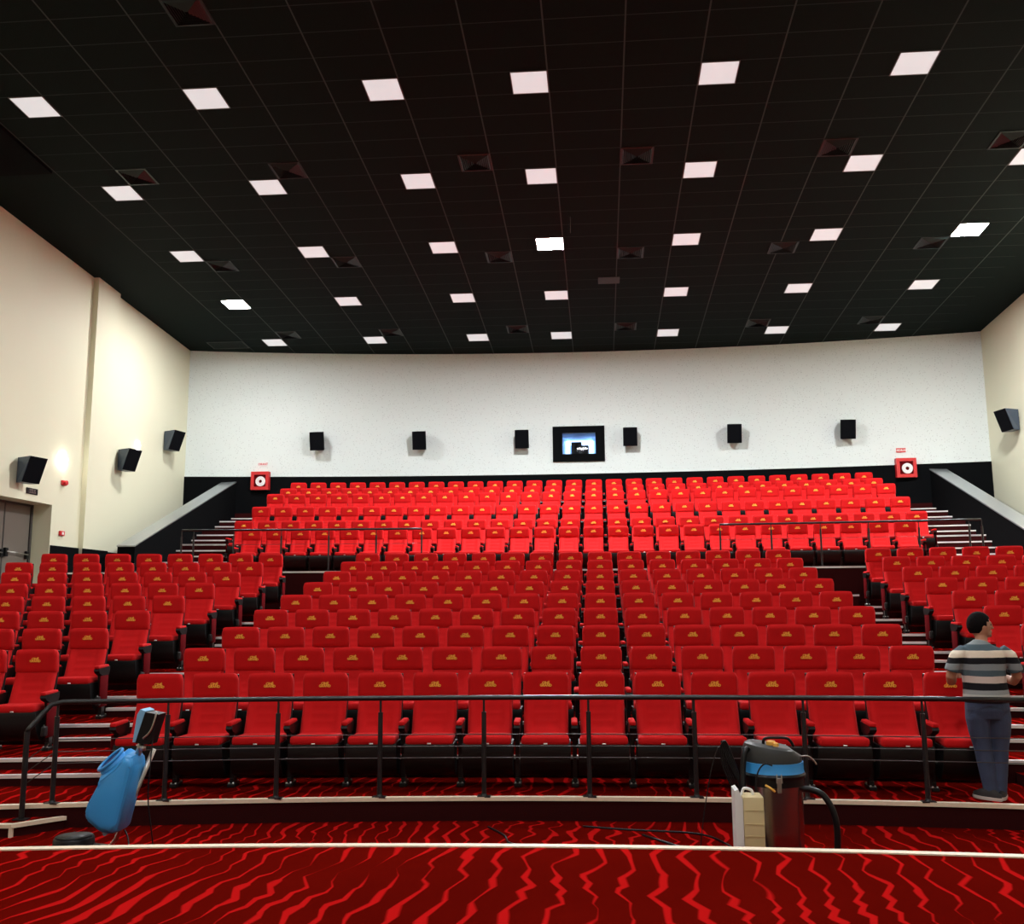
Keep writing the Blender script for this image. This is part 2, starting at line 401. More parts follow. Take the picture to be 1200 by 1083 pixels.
# stage and auditorium floor
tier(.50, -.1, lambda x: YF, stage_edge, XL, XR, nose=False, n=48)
bm = bmesh.new(); n = 48
for i in range(n):
    v = []
    for k in (i, i+1):
        q = XL+(XR-XL)*k/n; f = stage_edge(q)
        v.append([bm.verts.new((q, f+.012, .47)), bm.verts.new((q, f+.012, .508)), bm.verts.new((q, f-.05, .508)), bm.verts.new((q, f-.05, .498))])
    for k in range(4): bm.faces.new((v[0][k], v[1][k], v[1][(k+1) % 4], v[0][(k+1) % 4]))
bmesh.ops.recalc_face_normals(bm, faces=bm.faces); TRIM += 1
struct(finish(bm, 'trim_%d' % TRIM, M['nosing']))
bm = bmesh.new(); box(bm, XL, XR, YF, 9.2, -.15, 0.); struct(finish(bm, 'floor', M['carpet']))
for r in range(9):
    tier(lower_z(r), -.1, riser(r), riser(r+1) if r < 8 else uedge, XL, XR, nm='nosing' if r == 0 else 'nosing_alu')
# half step in front of the platform at the left
bm = bmesh.new(); prism(bm, [(XL, 7.72), (-5.0, 7.93), (-4.72, 8.26), (XL, 8.0)], 'z', 0, .1, 1); bm.faces.ensure_lookup_table()
for f in bm.faces:
    if f.normal.z > .9 or abs(sum(v.co.z for v in f.verts)/len(f.verts)-.1) < .001: f.material_index = 0
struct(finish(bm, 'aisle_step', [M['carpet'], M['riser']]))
bm = bmesh.new(); prism(bm, [(XL, 7.705), (-4.99, 7.915), (-4.70, 8.26), (-4.75, 8.27), (-5.01, 7.965), (XL, 7.755)], 'z', .075, .107); box(bm, -5.01, -4.985, 7.915, 7.95, 0, .10)
TRIM += 1; struct(finish(bm, 'trim_%d' % TRIM, M['nosing']))
# half steps in the two aisles
XAL, XAR = (-5.92, -4.70), (3.60, 4.74)
def half_step(x0, x1, fr, zt, zb, depth=.34, drop=0, n=6, nm='nosing_alu'):
    tier(zt, zb, lambda x: fr(x)-depth, fr, x0, x1, name='aisle_step', nose=True, n=n, nm=nm, nw=.04)
    if drop:
        xx = x1 if drop > 0 else x0
        global TRIM; TRIM += 1; bm = bmesh.new(); y = fr(xx)-depth
        box(bm, xx-.02, xx+.02, y-.014, y+.004, zb, zt); struct(finish(bm, 'trim_%d' % TRIM, M['nosing_alu']))
for r in range(1, 9):
    x0 = XL if r == 1 else XAL[0]
    half_step(x0, XAL[1]+(-.15 if r == 1 else 0), riser(r), lower_z(r)-.103, lower_z(r-1)-.001, drop=1, n=30 if r == 1 else 6)
    half_step(XAR[0]+(.3 if r == 1 else 0), XAR[1] if r > 1 else XR, riser(r), lower_z(r)-.103, lower_z(r-1)-.001, drop=-1, n=30 if r == 1 else 6)
for (a, b) in (XAL, XAR): half_step(a, b, uedge, lower_z(8)+.21, lower_z(8)-.001, depth=.4, drop=1 if a < 0 else -1)
# upper section
UXL, UXR = -8.76, 7.37; SXL, SXR = -10.70, 9.12
for k in range(6):
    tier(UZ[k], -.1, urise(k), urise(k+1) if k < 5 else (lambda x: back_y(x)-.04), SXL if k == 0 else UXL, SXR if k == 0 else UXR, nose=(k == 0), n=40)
ST = [(21.05, 2.72), (21.7, 2.86), (22.4, 3.0), (22.85, 3.17), (23.15, 3.33), (23.46, 3.50), (24.04, 3.65), (24.35, 3.81), (24.66, 3.98), (25.52, 4.13), (25.82, 4.30), (26.66, 4.46), (26.97, 4.63)]
for (xa, xb, xs_) in ((SXL, UXL, SXL), (UXR, SXR, SXR)):
    arc = lambda x, y0: y0+((xs_+.75)**2-(x+.75)**2)/134
    for i, (y, z) in enumerate(ST):
        y2 = ST[i+1][0] if i+1 < len(ST) else None
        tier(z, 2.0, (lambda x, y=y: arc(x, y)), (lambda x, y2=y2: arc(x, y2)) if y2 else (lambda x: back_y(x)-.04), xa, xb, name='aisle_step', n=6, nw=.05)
# sloping guard walls beside the upper stairs with aluminium caps
for (x0, x1, lab) in ((-11.12, -10.70, 'left'), (9.12, 9.54, 'right')):
    bm = bmesh.new(); prism(bm, [(21.0, 1.0), (27.0, 1.0), (27.0, 5.57), (21.0, 3.30)], 'x', x0, x1)
    struct(finish(bm, 'wall_stair_'+lab, M['black']))
    bm = bmesh.new(); prism(bm, [(20.98, 3.295), (20.98, 3.325), (27.0, 5.60), (27.0, 5.57)], 'x', x0-.01, x1+.012)
    TRIM += 1; struct(finish(bm, 'trim_%d' % TRIM, M['alu']))
bm = bmesh.new(); box(bm, XL, -11.13, 18.9, 27.2, 1.6, 2.0); box(bm, 9.56, XR, 18.9, 27.2, 1.6, 2.0); struct(finish(bm, 'floor', M['carpet']))

# door -----------------------------------------------------------------
DX = XL-.46
d = empty('door_1', (DX, DY0, 2.05)); struct(d)
for y0_, y1_ in ((.05, .915), (.925, 1.83)):
    bm = bmesh.new(); box(bm, -.04, .0, y0_, y1_, .0, 2.09, .004); dp = finish(bm, 'door_leaf', M['door'], d)
    bm = bmesh.new(); box(bm, .0, .07, y0_+.03, y0_+.12, .95, 1.14, .01); box(bm, .0, .07, y1_-.12, y1_-.03, .93, 1.10, .01); pb = finish(bm, 'push_bar', M['blackp'], dp)
    bm = bmesh.new(); tube(bm, [(.07, y0_+.08, 1.06), (.08, (y0_+y1_)/2, 1.04), (.07, y1_-.08, 1.02)], .014, 8); finish(bm, 'bar', M['chrome'], pb, True)
bm = bmesh.new(); box(bm, -.06, .03, 0, .05, 0, 2.14); box(bm, -.06, .03, 1.83, 1.90, 0, 2.14); box(bm, -.06, .03, 0, 1.90, 2.09, 2.14); box(bm, 0, .012, .905, .935, 0, 2.09)
finish(bm, 'door_frame', M['door_frame'], d)
bm = bmesh.new(); box(bm, XL-.9, DX-.06, DY0, DY1, 2.05, DZ); struct(finish(bm, 'wall_door_recess', M['wall_warm']))
# projection port -------------------------------------------------------
wy = back_y(-.58)
win = empty('window_1', (-.58, wy-.05, WZ0)); struct(win)
bm = bmesh.new()
fx0, fx1, fz0, fz1 = -.77, .76, -.22, .83
box(bm, fx0, fx1, -.02, .05, fz0, 0); box(bm, fx0, fx1, -.02, .05, .64, fz1); box(bm, fx0, -.49, -.02, .05, 0, .64); box(bm, .49, fx1, -.02, .05, 0, .64)
finish(bm, 'window_frame', M['black'], win)
bm = bmesh.new(); box(bm, -.49, .49, .06, .066, 0, .64); finish(bm, 'window_pane', M['glass'], win)
bm = bmesh.new()
y1 = wy+1.25
for (a, b, c, d_, e, f) in ((-1.12, -1.07, wy+.13, y1, 6.2, 7.1), (-.09, -.04, wy+.13, y1, 6.2, 7.1), (-1.12, -.04, wy+.13, y1, 6.26, 6.31), (-1.12, -.04, wy+.13, y1, 6.95, 7.0), (-1.12, -.04, y1, y1+.05, 6.2, 7.1)):
    box(bm, a, b, c, d_, e, f)
struct(finish(bm, 'wall_projection_booth', M['booth']))
bl = empty('booth_lamp', (-.58, wy+1.2, 6.7)); tag(bl, 'small bright blue white light inside the projection window', 'lamp')
bm = bmesh.new(); box(bm, -.40, .40, -.02, .0, .08, .22); box(bm, -.44, -.30, -.02, 0, -.34, .2); box(bm, .26, .44, -.02, 0, -.34, .2)
finish(bm, 'diffuser', M['booth_lamp'], bl)
pr = empty('projector', (-.56, wy+.75, 6.31)); tag(pr, 'dark projector standing behind the glass of the projection window', 'projector')
bm = bmesh.new(); box(bm, -.26, .05, -.2, .25, .0, .46, .015); box(bm, .05, .26, -.15, .25, .12, .36, .015); finish(bm, 'body', M['grey'], pr)
bm = bmesh.new(); box(bm, .06, .25, -.15, .2, 0, .10, .01); finish(bm, 'base', M['whitep'], pr)
bm = bmesh.new(); tube(bm, [(-.08, -.2, .26), (-.08, -.3, .26)], .06, 16); finish(bm, 'lens', M['blackp'], pr, True)

# ------------------------------------------------------------------ ceiling lights and vents
COLX = [0, 3, 6, 8.4, 11.4, 14.4, 17.4]; COLN = ['first', 'second', 'third', 'fourth', 'fifth', 'sixth', 'seventh']
lit = {(0, 3), (3, 2), (6, 2)}
behind = {(1, -1), (3, -1), (5, -1), (2, -3), (4, -3), (1, -5), (5, -5), (3, -5)}  # extra lamps out of view, added to brighten the front of the hall
def ceiling_light(c, r, on, label, group, front=False):
    t = empty('ceiling_light'); tag(t, label, 'ceiling light', group)
    t.matrix_world = ceil_mtx(COLX[c], r*3.0)
    bm = bmesh.new()
    for (a, b, c_, d_) in ((-.3, .3, -.3, -.285), (-.3, .3, .285, .3), (-.3, -.285, -.285, .285), (.285, .3, -.285, .285)): box(bm, a, b, c_, d_, -.012, .0)
    finish(bm, 'frame', M['lamp_frame'], t)
    bm = bmesh.new(); box(bm, -.285, .285, -.285, .285, -.009, .002); finish(bm, 'diffuser', M['lamp_added_front'] if front else M['lamp_left'] if on and c == 0 else M['lamp_right'] if on and c == 6 else M['lamp_on'] if on else M['lamp_unlit_glow'], t)
    return t
RN = ['nearest row', 'second nearest row', 'middle row', 'fourth row', 'rearmost row']
for r in range(5):
    for c in range(7):
        if r == 0 and c == 6: continue
        on = (c, r) in lit
        ceiling_light(c, r, on, ('glowing warm white square ceiling lamp' if on else 'white square ceiling panel')+', %s from the left in the %s' % (COLN[c], RN[r]), 'square ceiling panels')
for (c, r) in sorted(behind):
    ceiling_light(c, r, True, 'added unseen square lamp above the camera, %s column, %s metres before the nearest row' % (COLN[c], {-1: 'three', -3: 'nine', -5: 'fifteen'}[r]), 'added lit lamps over the front of the hall', True)
def vent(u, v, label, big=1.):
    t = empty('ceiling_vent'); tag(t, label, 'air vent', 'square ceiling air vents'); t.matrix_world = ceil_mtx(u, v)
    bm = bmesh.new()
    for (a, b, c_, d_) in ((-.3, .3, -.3, -.27), (-.3, .3, .27, .3), (-.3, -.27, -.27, .27), (.27, .3, -.27, .27)): box(bm, a, b, c_, d_, -.014, .0)
    finish(bm, 'frame', M['vent'], t)
    bm = bmesh.new(); box(bm, -.27, .27, -.27, .27, -.004, .002); finish(bm, 'backing', M['vent_dark'], t)
    bm = bmesh.new()
    for k in range(7):
        a = .265-k*.036; b = a-.022; z0, z1 = -.012, -.030-.004*0
        A = [bm.verts.new((sx*a, sy*a, z0)) for sx, sy in ((-1, -1), (1, -1), (1, 1), (-1, 1))]
        B = [bm.verts.new((sx*b, sy*b, z1)) for sx, sy in ((-1, -1), (1, -1), (1, 1), (-1, 1))]
        for i in range(4): bm.faces.new((A[i], A[(i+1) % 4], B[(i+1) % 4], B[i]))
    finish(bm, 'louvre', M['vent'], t)
V1 = [(0.6, 'left'), (3.6, 'left'), (7.2, ''), (10.2, ''), (13.8, ''), (16.8, '')]
vn = ['leftmost', 'second from left', 'third from left', 'third from right', 'second from right', 'rightmost']
for i, (u, _) in enumerate(V1):
    vent(u, 2.4, 'black louvred air vent beside the second lamp row, %s' % vn[i])
for i, u in enumerate((.6, 3.6, 7.2, 10.2, 13.6, 16.8)):
    vent(u, 6.6, 'black louvred air vent behind the middle lamp row, %s' % vn[i])
for i, u in enumerate((.6, 3.6, 7.2, 10.2, 13.8, 16.8)):
    vent(u, 11.4, 'black louvred air vent near the back wall, %s' % vn[i])
vent(3.6, -2.1, 'black louvred air vent at the top left, nearest the camera')
t = empty('return_grille'); tag(t, 'black rectangular return grille in the ceiling by the left back corner', 'air vent'); t.matrix_world = ceil_mtx(-1.45, 12.1)
bm = bmesh.new(); box(bm, -.55, .55, -.3, -.27, -.02, 0); box(bm, -.55, .55, .27, .3, -.02, 0); box(bm, -.55, -.52, -.3, .3, -.02, 0); box(bm, .52, .55, -.3, .3, -.02, 0); finish(bm, 'frame', M['vent'], t)
bm = bmesh.new(); box(bm, -.52, .52, -.27, .27, -.003, .002); finish(bm, 'backing', M['vent_dark'], t)
bm = bmesh.new()
for k in range(9): box(bm, -.52, .52, -.25+k*.06, -.238+k*.06, -.02, -.003)
finish(bm, 'slat', M['vent'], t)
t = empty('hatch_panel'); tag(t, 'small dark square hatch in the ceiling behind the lit middle lamp', 'hatch'); t.matrix_world = ceil_mtx(9.72, 8.15)
bm = bmesh.new(); box(bm, -.26, .26, -.2, .2, -.012, 0, .003); finish(bm, 'plate', M['grey'], t)
bm = bmesh.new(); tube(bm, [(8.9, 4.75, 0), (8.9, 4.75, -.36)], .006, 6); o = finish(bm, 'ceiling_rod', M['chrome']); o.matrix_world = ceil_mtx(0, 0)
tag(o, 'thin pale rod hanging from the ceiling above the lit middle lamp', 'rod')

# ------------------------------------------------------------------ speakers
def back_speaker(x, label):
    y = back_y(x); t = empty('wall_speaker', (x, y-.02, 6.79), 0); tag(t, label, 'speaker', 'black speakers on the back wall')
    mt = Matrix.Rotation(math.radians(12), 4, 'X')
    bm = bmesh.new(); prism(bm, [(-.205, -.30), (.205, -.30), (.15, -.02), (-.15, -.02)], 'z', -.27, .27)
    bmesh.ops.transform(bm, matrix=Matrix.Translation((0, -.06, 0)) @ mt, verts=bm.verts); finish(bm, 'case', M['spk'], t)
    bm = bmesh.new(); box(bm, -.20, .20, -.315, -.30, -.262, .262, .006)
    bmesh.ops.transform(bm, matrix=Matrix.Translation((0, -.06, 0)) @ mt, verts=bm.verts); finish(bm, 'grille', M['spk'], t)
    bm = bmesh.new(); box(bm, -.06, .06, -.12, .02, -.08, .08); finish(bm, 'bracket', M['blackp'], t)
names = ['leftmost, above the left end of the seats', 'second from the left', 'just left of the projection window', 'just right of the projection window', 'second from the right', 'rightmost, left of the right hose cabinet']
for x, nm in zip((-8.29, -5.27, -2.24, .92, 3.88, 6.98), names): back_speaker(x, 'black box speaker on the white back wall, '+nm)
def side_speaker(x, y, z, side, label, k=.95):
    t = empty('side_speaker', (x, y, z)); tag(t, label, 'speaker', 'dark speakers on the side walls')
    sx = 1 if side < 0 else -1
    T_ = Matrix.Translation((.24*sx, 0, 0)) @ Matrix.Rotation(math.radians(-13)*sx, 4, 'Z') @ Matrix.Scale(k, 4)
    def hexa(bm, xb0, xf0, xb1, xf1, yb, yf):      # bottom depths, top depths, half widths
        P = [(xb0, -yb, -.28), (xf0, -yf, -.28), (xf0, yf, -.28), (xb0, yb, -.28), (xb1, -yb, .28), (xf1, -yf, .28), (xf1, yf, .28), (xb1, yb, .28)]
        v = [bm.verts.new((p[0]*sx, p[1], p[2])) for p in P]
        for f in ((0, 1, 2, 3), (4, 5, 6, 7), (0, 1, 5, 4), (1, 2, 6, 5), (2, 3, 7, 6), (3, 0, 4, 7)): bm.faces.new([v[i] for i in f])
        bmesh.ops.recalc_face_normals(bm, faces=bm.faces); bmesh.ops.transform(bm, matrix=T_, verts=bm.verts)
    bm = bmesh.new(); hexa(bm, -.19, .04, -.19, .24, .16, .25); finish(bm, 'case', M['spk_side'], t)
    bm = bmesh.new(); hexa(bm, .038, .055, .238, .255, .235, .240); finish(bm, 'grille', M['spk'], t)
    bm = bmesh.new(); box(bm, min(.005*sx, .20*sx), max(.005*sx, .20*sx), -.06, .06, -.08, .08); finish(bm, 'bracket', M['blackp'], t)
side_speaker(XL, 18.75, 4.78, -1, 'large dark blue grey speaker on the left wall above the exit door')
side_speaker(XL+.0, 21.86+1.0, 5.62, -1, 'dark tilted speaker on the left wall behind the pilaster')
side_speaker(XL, 25.35, 6.55, -1, 'dark tilted speaker on the left wall nearest the back corner')
side_speaker(XR, 24.85, 6.5, 1, 'dark tilted speaker on the right wall')
def sconce(y, z, m, label, r=.13):
    t = empty('wall_lamp', (XL, y, z)); tag(t, label, 'wall lamp', 'round wall lamps')
    Q = Matrix.Rotation(PI/2, 4, 'Y')
    bm = bmesh.new(); lathe(bm, [(r*1.08, 0), (r*1.08, .015), (0, .015)], n=28); bmesh.ops.transform(bm, matrix=Q, verts=bm.verts); finish(bm, 'base', M['white'], t)
    bm = bmesh.new(); lathe(bm, [(r, .015), (r*.93, .04), (r*.6, .065), (0, .075)], n=28); bmesh.ops.transform(bm, matrix=Q, verts=bm.verts); finish(bm, 'shade', m, t, True)
sconce(20.35, 5.24, M['sconce'], 'bright round white lamp on the left wall beside the speaker above the door')
sconce(23.75, 6.16, M['sconce_dim'], 'softly glowing round lamp on the left wall between two tilted speakers')
# ------------------------------------------------------------------ wall fittings
def hose_cabinet(x, z, label):
    y = back_y(x)-.03; t = empty('fire_hose_cabinet', (x, y, z)); tag(t, label, 'fire hose cabinet', 'red fire hose cabinets')
    w_ = .27
    bm = bmesh.new(); box(bm, -w_, w_, -.10, 0, -w_, w_); body = finish(bm, 'body', M['redbox'], t)
    bm = bmesh.new()
    for (a, b, c, d_) in ((-w_, w_, w_-.09, w_), (-w_, w_, -w_, -w_+.09), (-w_, -w_+.09, -w_+.09, w_-.09), (w_-.09, w_, -w_+.09, w_-.09)): box(bm, a, b, -.155, -.10, c, d_)
    finish(bm, 'door', M['redbox'], t)
    bm = bmesh.new(); box(bm, -.175, .175, -.12, -.101, -.175, .175); p = finish(bm, 'reel_plate', M['side_red'], t)
    bm = bmesh.new(); lathe(bm, [(.05, 0), (.145, 0), (.15, .02), (.145, .035), (.05, .035), (.05, 0)], n=24)
    bmesh.ops.transform(bm, matrix=Matrix.Translation((.02, -.121, -.02)) @ Matrix.Rotation(PI/2, 4, 'X'), verts=bm.verts); finish(bm, 'hose_reel', M['white'], t, True, 40)
hose_cabinet(-9.97, 5.585, 'red square fire hose cabinet on the back wall, left of the seats')
hose_cabinet(8.49, 5.615, 'red square fire hose cabinet on the back wall, right of the seats')
def wall_sign(x, z, plate, ink, label):
    t = empty('hydrant_sign', (x, back_y(x)-.005, z)); tag(t, label, 'sign', 'small hydrant signs')
    bm = bmesh.new(); box(bm, -.17, .17, -.008, 0, -.06, .06); finish(bm, 'plate', plate, t)
    bm = text_bm(['HIDRANT'], .085, .001); bmesh.ops.transform(bm, matrix=Matrix.Translation((0, -.010, 0)) @ Matrix.Rotation(PI/2, 4, 'X'), verts=bm.verts); finish(bm, 'lettering', ink, t)
wall_sign(-9.98, 6.10, M['white'], M['redbox'], 'small white sign with red lettering above the left fire hose cabinet')
wall_sign(8.46, 6.13, M['redbox'], M['white'], 'small red sign with pale lettering above the right fire hose cabinet')
t = empty('exit_sign', (XL, 19.25, 4.40)); tag(t, 'small black sign with grey writing above the exit door', 'sign')
bm = bmesh.new(); box(bm, 0, .02, -.20, .20, -.065, .065, .004); finish(bm, 'plate', M['blackp'], t)
bm = text_bm(['IESIRE DE', 'URGENTA'], .055, .001, leading=.9); bmesh.ops.transform(bm, matrix=Matrix.Translation((.022, 0, 0)) @ Matrix.Rotation(PI/2, 4, 'Z') @ Matrix.Rotation(PI/2, 4, 'X'), verts=bm.verts); finish(bm, 'lettering', M['chrome'], t)
def alarm(y, z, label, horn):
    t = empty('fire_alarm', (XL, y, z)); tag(t, label, 'fire alarm')
    bm = bmesh.new(); box(bm, 0, .05, -.09, .09, -.055, .055, .01); finish(bm, 'base', M['redbox'], t)
    bm = bmesh.new()
    if horn: lathe(bm, [(.05, 0), (.055, .05), (.04, .06), (0, .06)], n=20); bmesh.ops.transform(bm, matrix=Matrix.Translation((.05, .0, 0)) @ Matrix.Rotation(PI/2, 4, 'Y'), verts=bm.verts)
    else: box(bm, .05, .056, -.035, .035, -.03, .03)
    finish(bm, 'horn' if horn else 'button', M['redbox'] if horn else M['white'], t)
alarm(20.42, 4.73, 'red alarm sounder on the left wall under the round lamp', True)
alarm(20.46, 3.58, 'red manual call point on the left wall beside the door, low down', False)

# ------------------------------------------------------------------ cinema seats
def grid_surface(bm, W_, rows, thick, nx=16, mi=0, bol=.0, groove=(), gx=()):
    """rows: list of (y,z) profile of the front surface from bottom to top; closed solid of the given thickness (towards +y)"""
    F, B = [], []
    m = len(rows)
    for j, (y, z) in enumerate(rows):
        v = j/(m-1); f, b = [], []
        for i in range(nx+1):
            u = i/nx*2-1
            e = 1-max(0, (abs(u)-.86)/.14)**2*1.0
            yy = y+(1-e)*thick*.45-bol*max(0, min(1, (abs(u)-.52)/.18))*(1-max(0, (abs(u)-.86)/.14)**2)
            for g in gx:
                if abs(abs(u)-g) < .035: yy += .009
            if j in groove and abs(u) < .56: yy += .008
            f.append(bm.verts.new((u*W_/2, yy, z))); b.append(bm.verts.new((u*W_/2*.98, y+thick, z)))
        F.append(f); B.append(b)
    fs = []
    for j in range(m-1):
        for i in range(nx):
            fs.append(bm.faces.new((F[j][i], F[j][i+1], F[j+1][i+1], F[j+1][i])))
            fs.append(bm.faces.new((B[j][i+1], B[j][i], B[j+1][i], B[j+1][i+1])))
        fs.append(bm.faces.new((B[j][0], F[j][0], F[j+1][0], B[j+1][0]))); fs.append(bm.faces.new((F[j][nx], B[j][nx], B[j+1][nx], F[j+1][nx])))
    for i in range(nx):
        fs.append(bm.faces.new((F[0][i+1], F[0][i], B[0][i], B[0][i+1]))); fs.append(bm.faces.new((F[-1][i], F[-1][i+1], B[-1][i+1], B[-1][i])))
    for f in fs: f.material_index = mi
    bmesh.ops.recalc_face_normals(bm, faces=fs)

SEATMESH = {}
def proto_mesh(key, bm, m, smooth=True, angle=None):
    o = finish(bm, key, m, None, smooth, angle); SEATMESH[key] = o.data; bpy.data.objects.remove(o)
bm = bmesh.new()   # headrest: rounded slab leaning slightly forward
W_ = .452
n = 18
prof = []
F, B = [], []
def top_z(u):      # rounded top corners and a slight crown
    a = abs(u); z = 1.052-.006*a*a
    if a > .80: t = (a-.80)/.20; z -= .052*(1-math.sqrt(max(0, 1-t*t)))
    return z
NU, NV = 22, 9
gf = []
for j in range(NV+1):
    row = []
    for i in range(NU+1):
        u = i/NU*2-1; v = j/NV
        u = math.copysign(abs(u)**.8, u)
        zt = top_z(u); z0 = .800
        z = z0+(zt-z0)*v
        y = -.006-.024*v
        e = max(0, (abs(u)-.88)/.12); y += .030*e**2; y += .022*max(0, (v-.86)/.14)**2; y += .014*max(0, (.12-v)/.12)**2
        row.append(bm.verts.new((u*W_/2, y, z)))
    gf.append(row)
gb = []
for j in range(NV+1):
    row = []
    for i in range(NU+1):
        c = gf[j][i].co; row.append(bm.verts.new((c.x*.985, .075-.02*(j/NV), c.z-(.004 if j == NV else 0))))
    gb.append(row)
for j in range(NV):
    for i in range(NU):
        bm.faces.new((gf[j][i], gf[j][i+1], gf[j+1][i+1], gf[j+1][i])); bm.faces.new((gb[j][i+1], gb[j][i], gb[j+1][i], gb[j+1][i+1]))
    bm.faces.new((gb[j][0], gf[j][0], gf[j+1][0], gb[j+1][0])); bm.faces.new((gf[j][NU], gb[j][NU], gb[j+1][NU], gf[j+1][NU]))
for i in range(NU):
    bm.faces.new((gf[0][i+1], gf[0][i], gb[0][i], gb[0][i+1])); bm.faces.new((gf[NV][i], gf[NV][i+1], gb[NV][i+1], gb[NV][i]))
bmesh.ops.recalc_face_normals(bm, faces=bm.faces)
proto_mesh('headrest', bm, M['seat'], True, 50)
bm = bmesh.new()
rows = []
for j in range(14):
    v = j/13; rows.append((-.150+.150*v**.85, .475+.322*v))
grid_surface(bm, .435, rows, .065, nx=20, bol=.016, groove=(3, 6, 9), gx=(.56,))
proto_mesh('backrest', bm, M['seat'], True, 60)
bm = bmesh.new()
box(bm, -.225, .225, -.505, -.115, .415, .487, .030, 4)
for v in bm.verts:
    k = (v.co.y+.5)/.39
    v.co.z += -.012*k+(.010 if v.co.z > .46 and abs(v.co.x) > .16 else 0)
    if v.co.y > -.2: v.co.x *= .95
proto_mesh('seat_cushion', bm, M['seat'], True, 60)
bm = bmesh.new(); box(bm, -.016, .020, -.512, -.505, .424, .436, .002, 1); proto_mesh('number_tag', bm, M['seat_tag'])
bm = bmesh.new()   # plastic barrel under the cushion
P = [(-.49, .425), (-.498, .405), (-.475, .30), (-.43, .20), (-.37, .135), (-.30, .11), (-.22, .13), (-.18, .25), (-.16, .40), (-.13, .425)]
prism(bm, P, 'x', -.236, .236)
proto_mesh('seat_shell', bm, M['plastic'], True, 35)
bm = bmesh.new()   # back shell
P = [(-.075, .43), (-.06, .46), (.075, .82), (.065, 1.03), (.085, 1.035), (.098, .82), (.02, .52), (-.02, .36), (-.10, .33)]
prism(bm, P, 'x', -.218, .218); proto_mesh('back_shell', bm, M['plastic'], True, 35)
def arm_bm():
    bm = bmesh.new(); prism(bm, [(-.42, .585), (-.43, .56), (-.40, .535), (-.30, .50), (-.10, .50), (-.07, .55), (-.07, .60)], 'x', -.030, .030); return bm
proto_mesh('armrest', arm_bm(), M['plastic'], False)
bm = bmesh.new(); box(bm, -.029, .029, -.435, -.10, .585, .622, .012, 3); proto_mesh('arm_pad', bm, M['seat'], True, 60)
bm = bmesh.new(); prism(bm, [(-.33, .515), (-.10, .515), (-.13, .30), (-.17, .06), (-.25, .06), (-.27, .30)], 'x', -.020, .020)
box(bm, -.035, .035, -.30, -.10, .0, .035, .006, 1); box(bm, -.02, .02, -.26, -.16, .03, .08)
proto_mesh('leg', bm, M['iron'], False)
bm = bmesh.new()
for y in (-.285, -.115):
    for x in (-.02, .02): lathe(bm, [(.009, 0), (.009, .012), (0, .012)], (x, y, .035), 8)
for x in (-.024, .024): lathe(bm, [(.010, 0), (.010, .010), (0, .010)], (x, -.29, .26), 8)
proto_mesh('bolt', bm, M['chrome'])
bm = bmesh.new(); box(bm, -.006, .006, -.37, -.12, .14, .50, .005, 1); proto_mesh('side_panel', bm, M['side_red'])
bm = bmesh.new(); box(bm, -.022, .022, -.44, -.34, .16, .27, .018, 3); proto_mesh('end_cap', bm, M['iron'], True, 60)
bm = text_bm(['CINÉ', 'GRAND'], .036, .0012, leading=.72, bold=.045)
xs_ = [v.co.x for v in bm.verts]; sc = .118/(max(xs_)-min(xs_))
bmesh.ops.transform(bm, matrix=Matrix.Translation((0, -.0265, .938)) @ Matrix.Rotation(math.radians(2), 4, 'X') @ Matrix.Rotation(PI/2, 4, 'X') @ Matrix.Scale(sc, 4), verts=bm.verts)
proto_mesh('emblem', bm, M['emblem'], False)

def inst(key, parent, x=0.):
    o = bpy.data.objects.new(key, SEATMESH[key]); COL.objects.link(o); o.parent = parent
    if x: o.location.x = x
    return o
def make_seat(left_end, right_end):
    t = empty('cinema_seat')
    hr = inst('headrest', t); inst('emblem', hr)
    inst('backrest', t)
    cu = inst('seat_cushion', t); inst('number_tag', cu)
    inst('seat_shell', t); inst('back_shell', t)
    def stand(x, end):
        a = inst('armrest', t, x); inst('arm_pad', a)
        l = inst('leg', t, x); inst('bolt', l)
        if end:
            o = inst('side_panel', l); o.location.x = .028*end
            o = inst('end_cap', l); o.location.x = .02*end
    stand(.275, 1 if right_end else 0)
    if left_end: stand(-.275, -1)
    return t
def children_of(o): return KIDS.get(o.name, [])
KIDS = {}
def register(o):
    KIDS[o.name] = list(o.children)
    for c in o.children: register(c)
def copy_tree(o, parent=None):
    c = o.copy(); COL.objects.link(c); c.parent = parent
    for ch in KIDS.get(o.name, []): copy_tree(ch, c)
    return c
ORD = ['', 'first', 'second', 'third', 'fourth', 'fifth', 'sixth', 'seventh', 'eighth', 'ninth', 'tenth', 'eleventh', 'twelfth', 'thirteenth', 'fourteenth', 'fifteenth']
SEATS = []   # (x, y, z, angle, left_end, right_end, label, group)
RW = ['front', 'second', 'third', 'fourth', 'fifth', 'sixth', 'seventh', 'eighth', 'rear']
def side_word(i, n):
    if i < (n+1)//2: return ORD[i+1]+' from the left'
    return ORD[n-i]+' from the right'
for r in range(9):
    for i in range(15):
        x = -.017+(i-8)*.55; y = lower_seat_y(r, x)
        SEATS.append((x, y, lower_z(r), -(x-1.1)/48, i == 0, i == 14, 'red cinema seat, %s in the %s row of the lower middle block' % (side_word(i, 15), RW[r]), 'seats of the lower middle block'))
nleft = {1: 3, 2: 4, 3: 5, 4: 6, 5: 7, 6: 8, 7: 8, 8: 8}; nright = {2: 1, 3: 2, 4: 2, 5: 4, 6: 4, 7: 5, 8: 6}
SR = {1: 'front', 2: 'second', 3: 'third', 4: 'fourth', 5: 'fifth', 6: 'sixth', 7: 'seventh', 8: 'rear'}
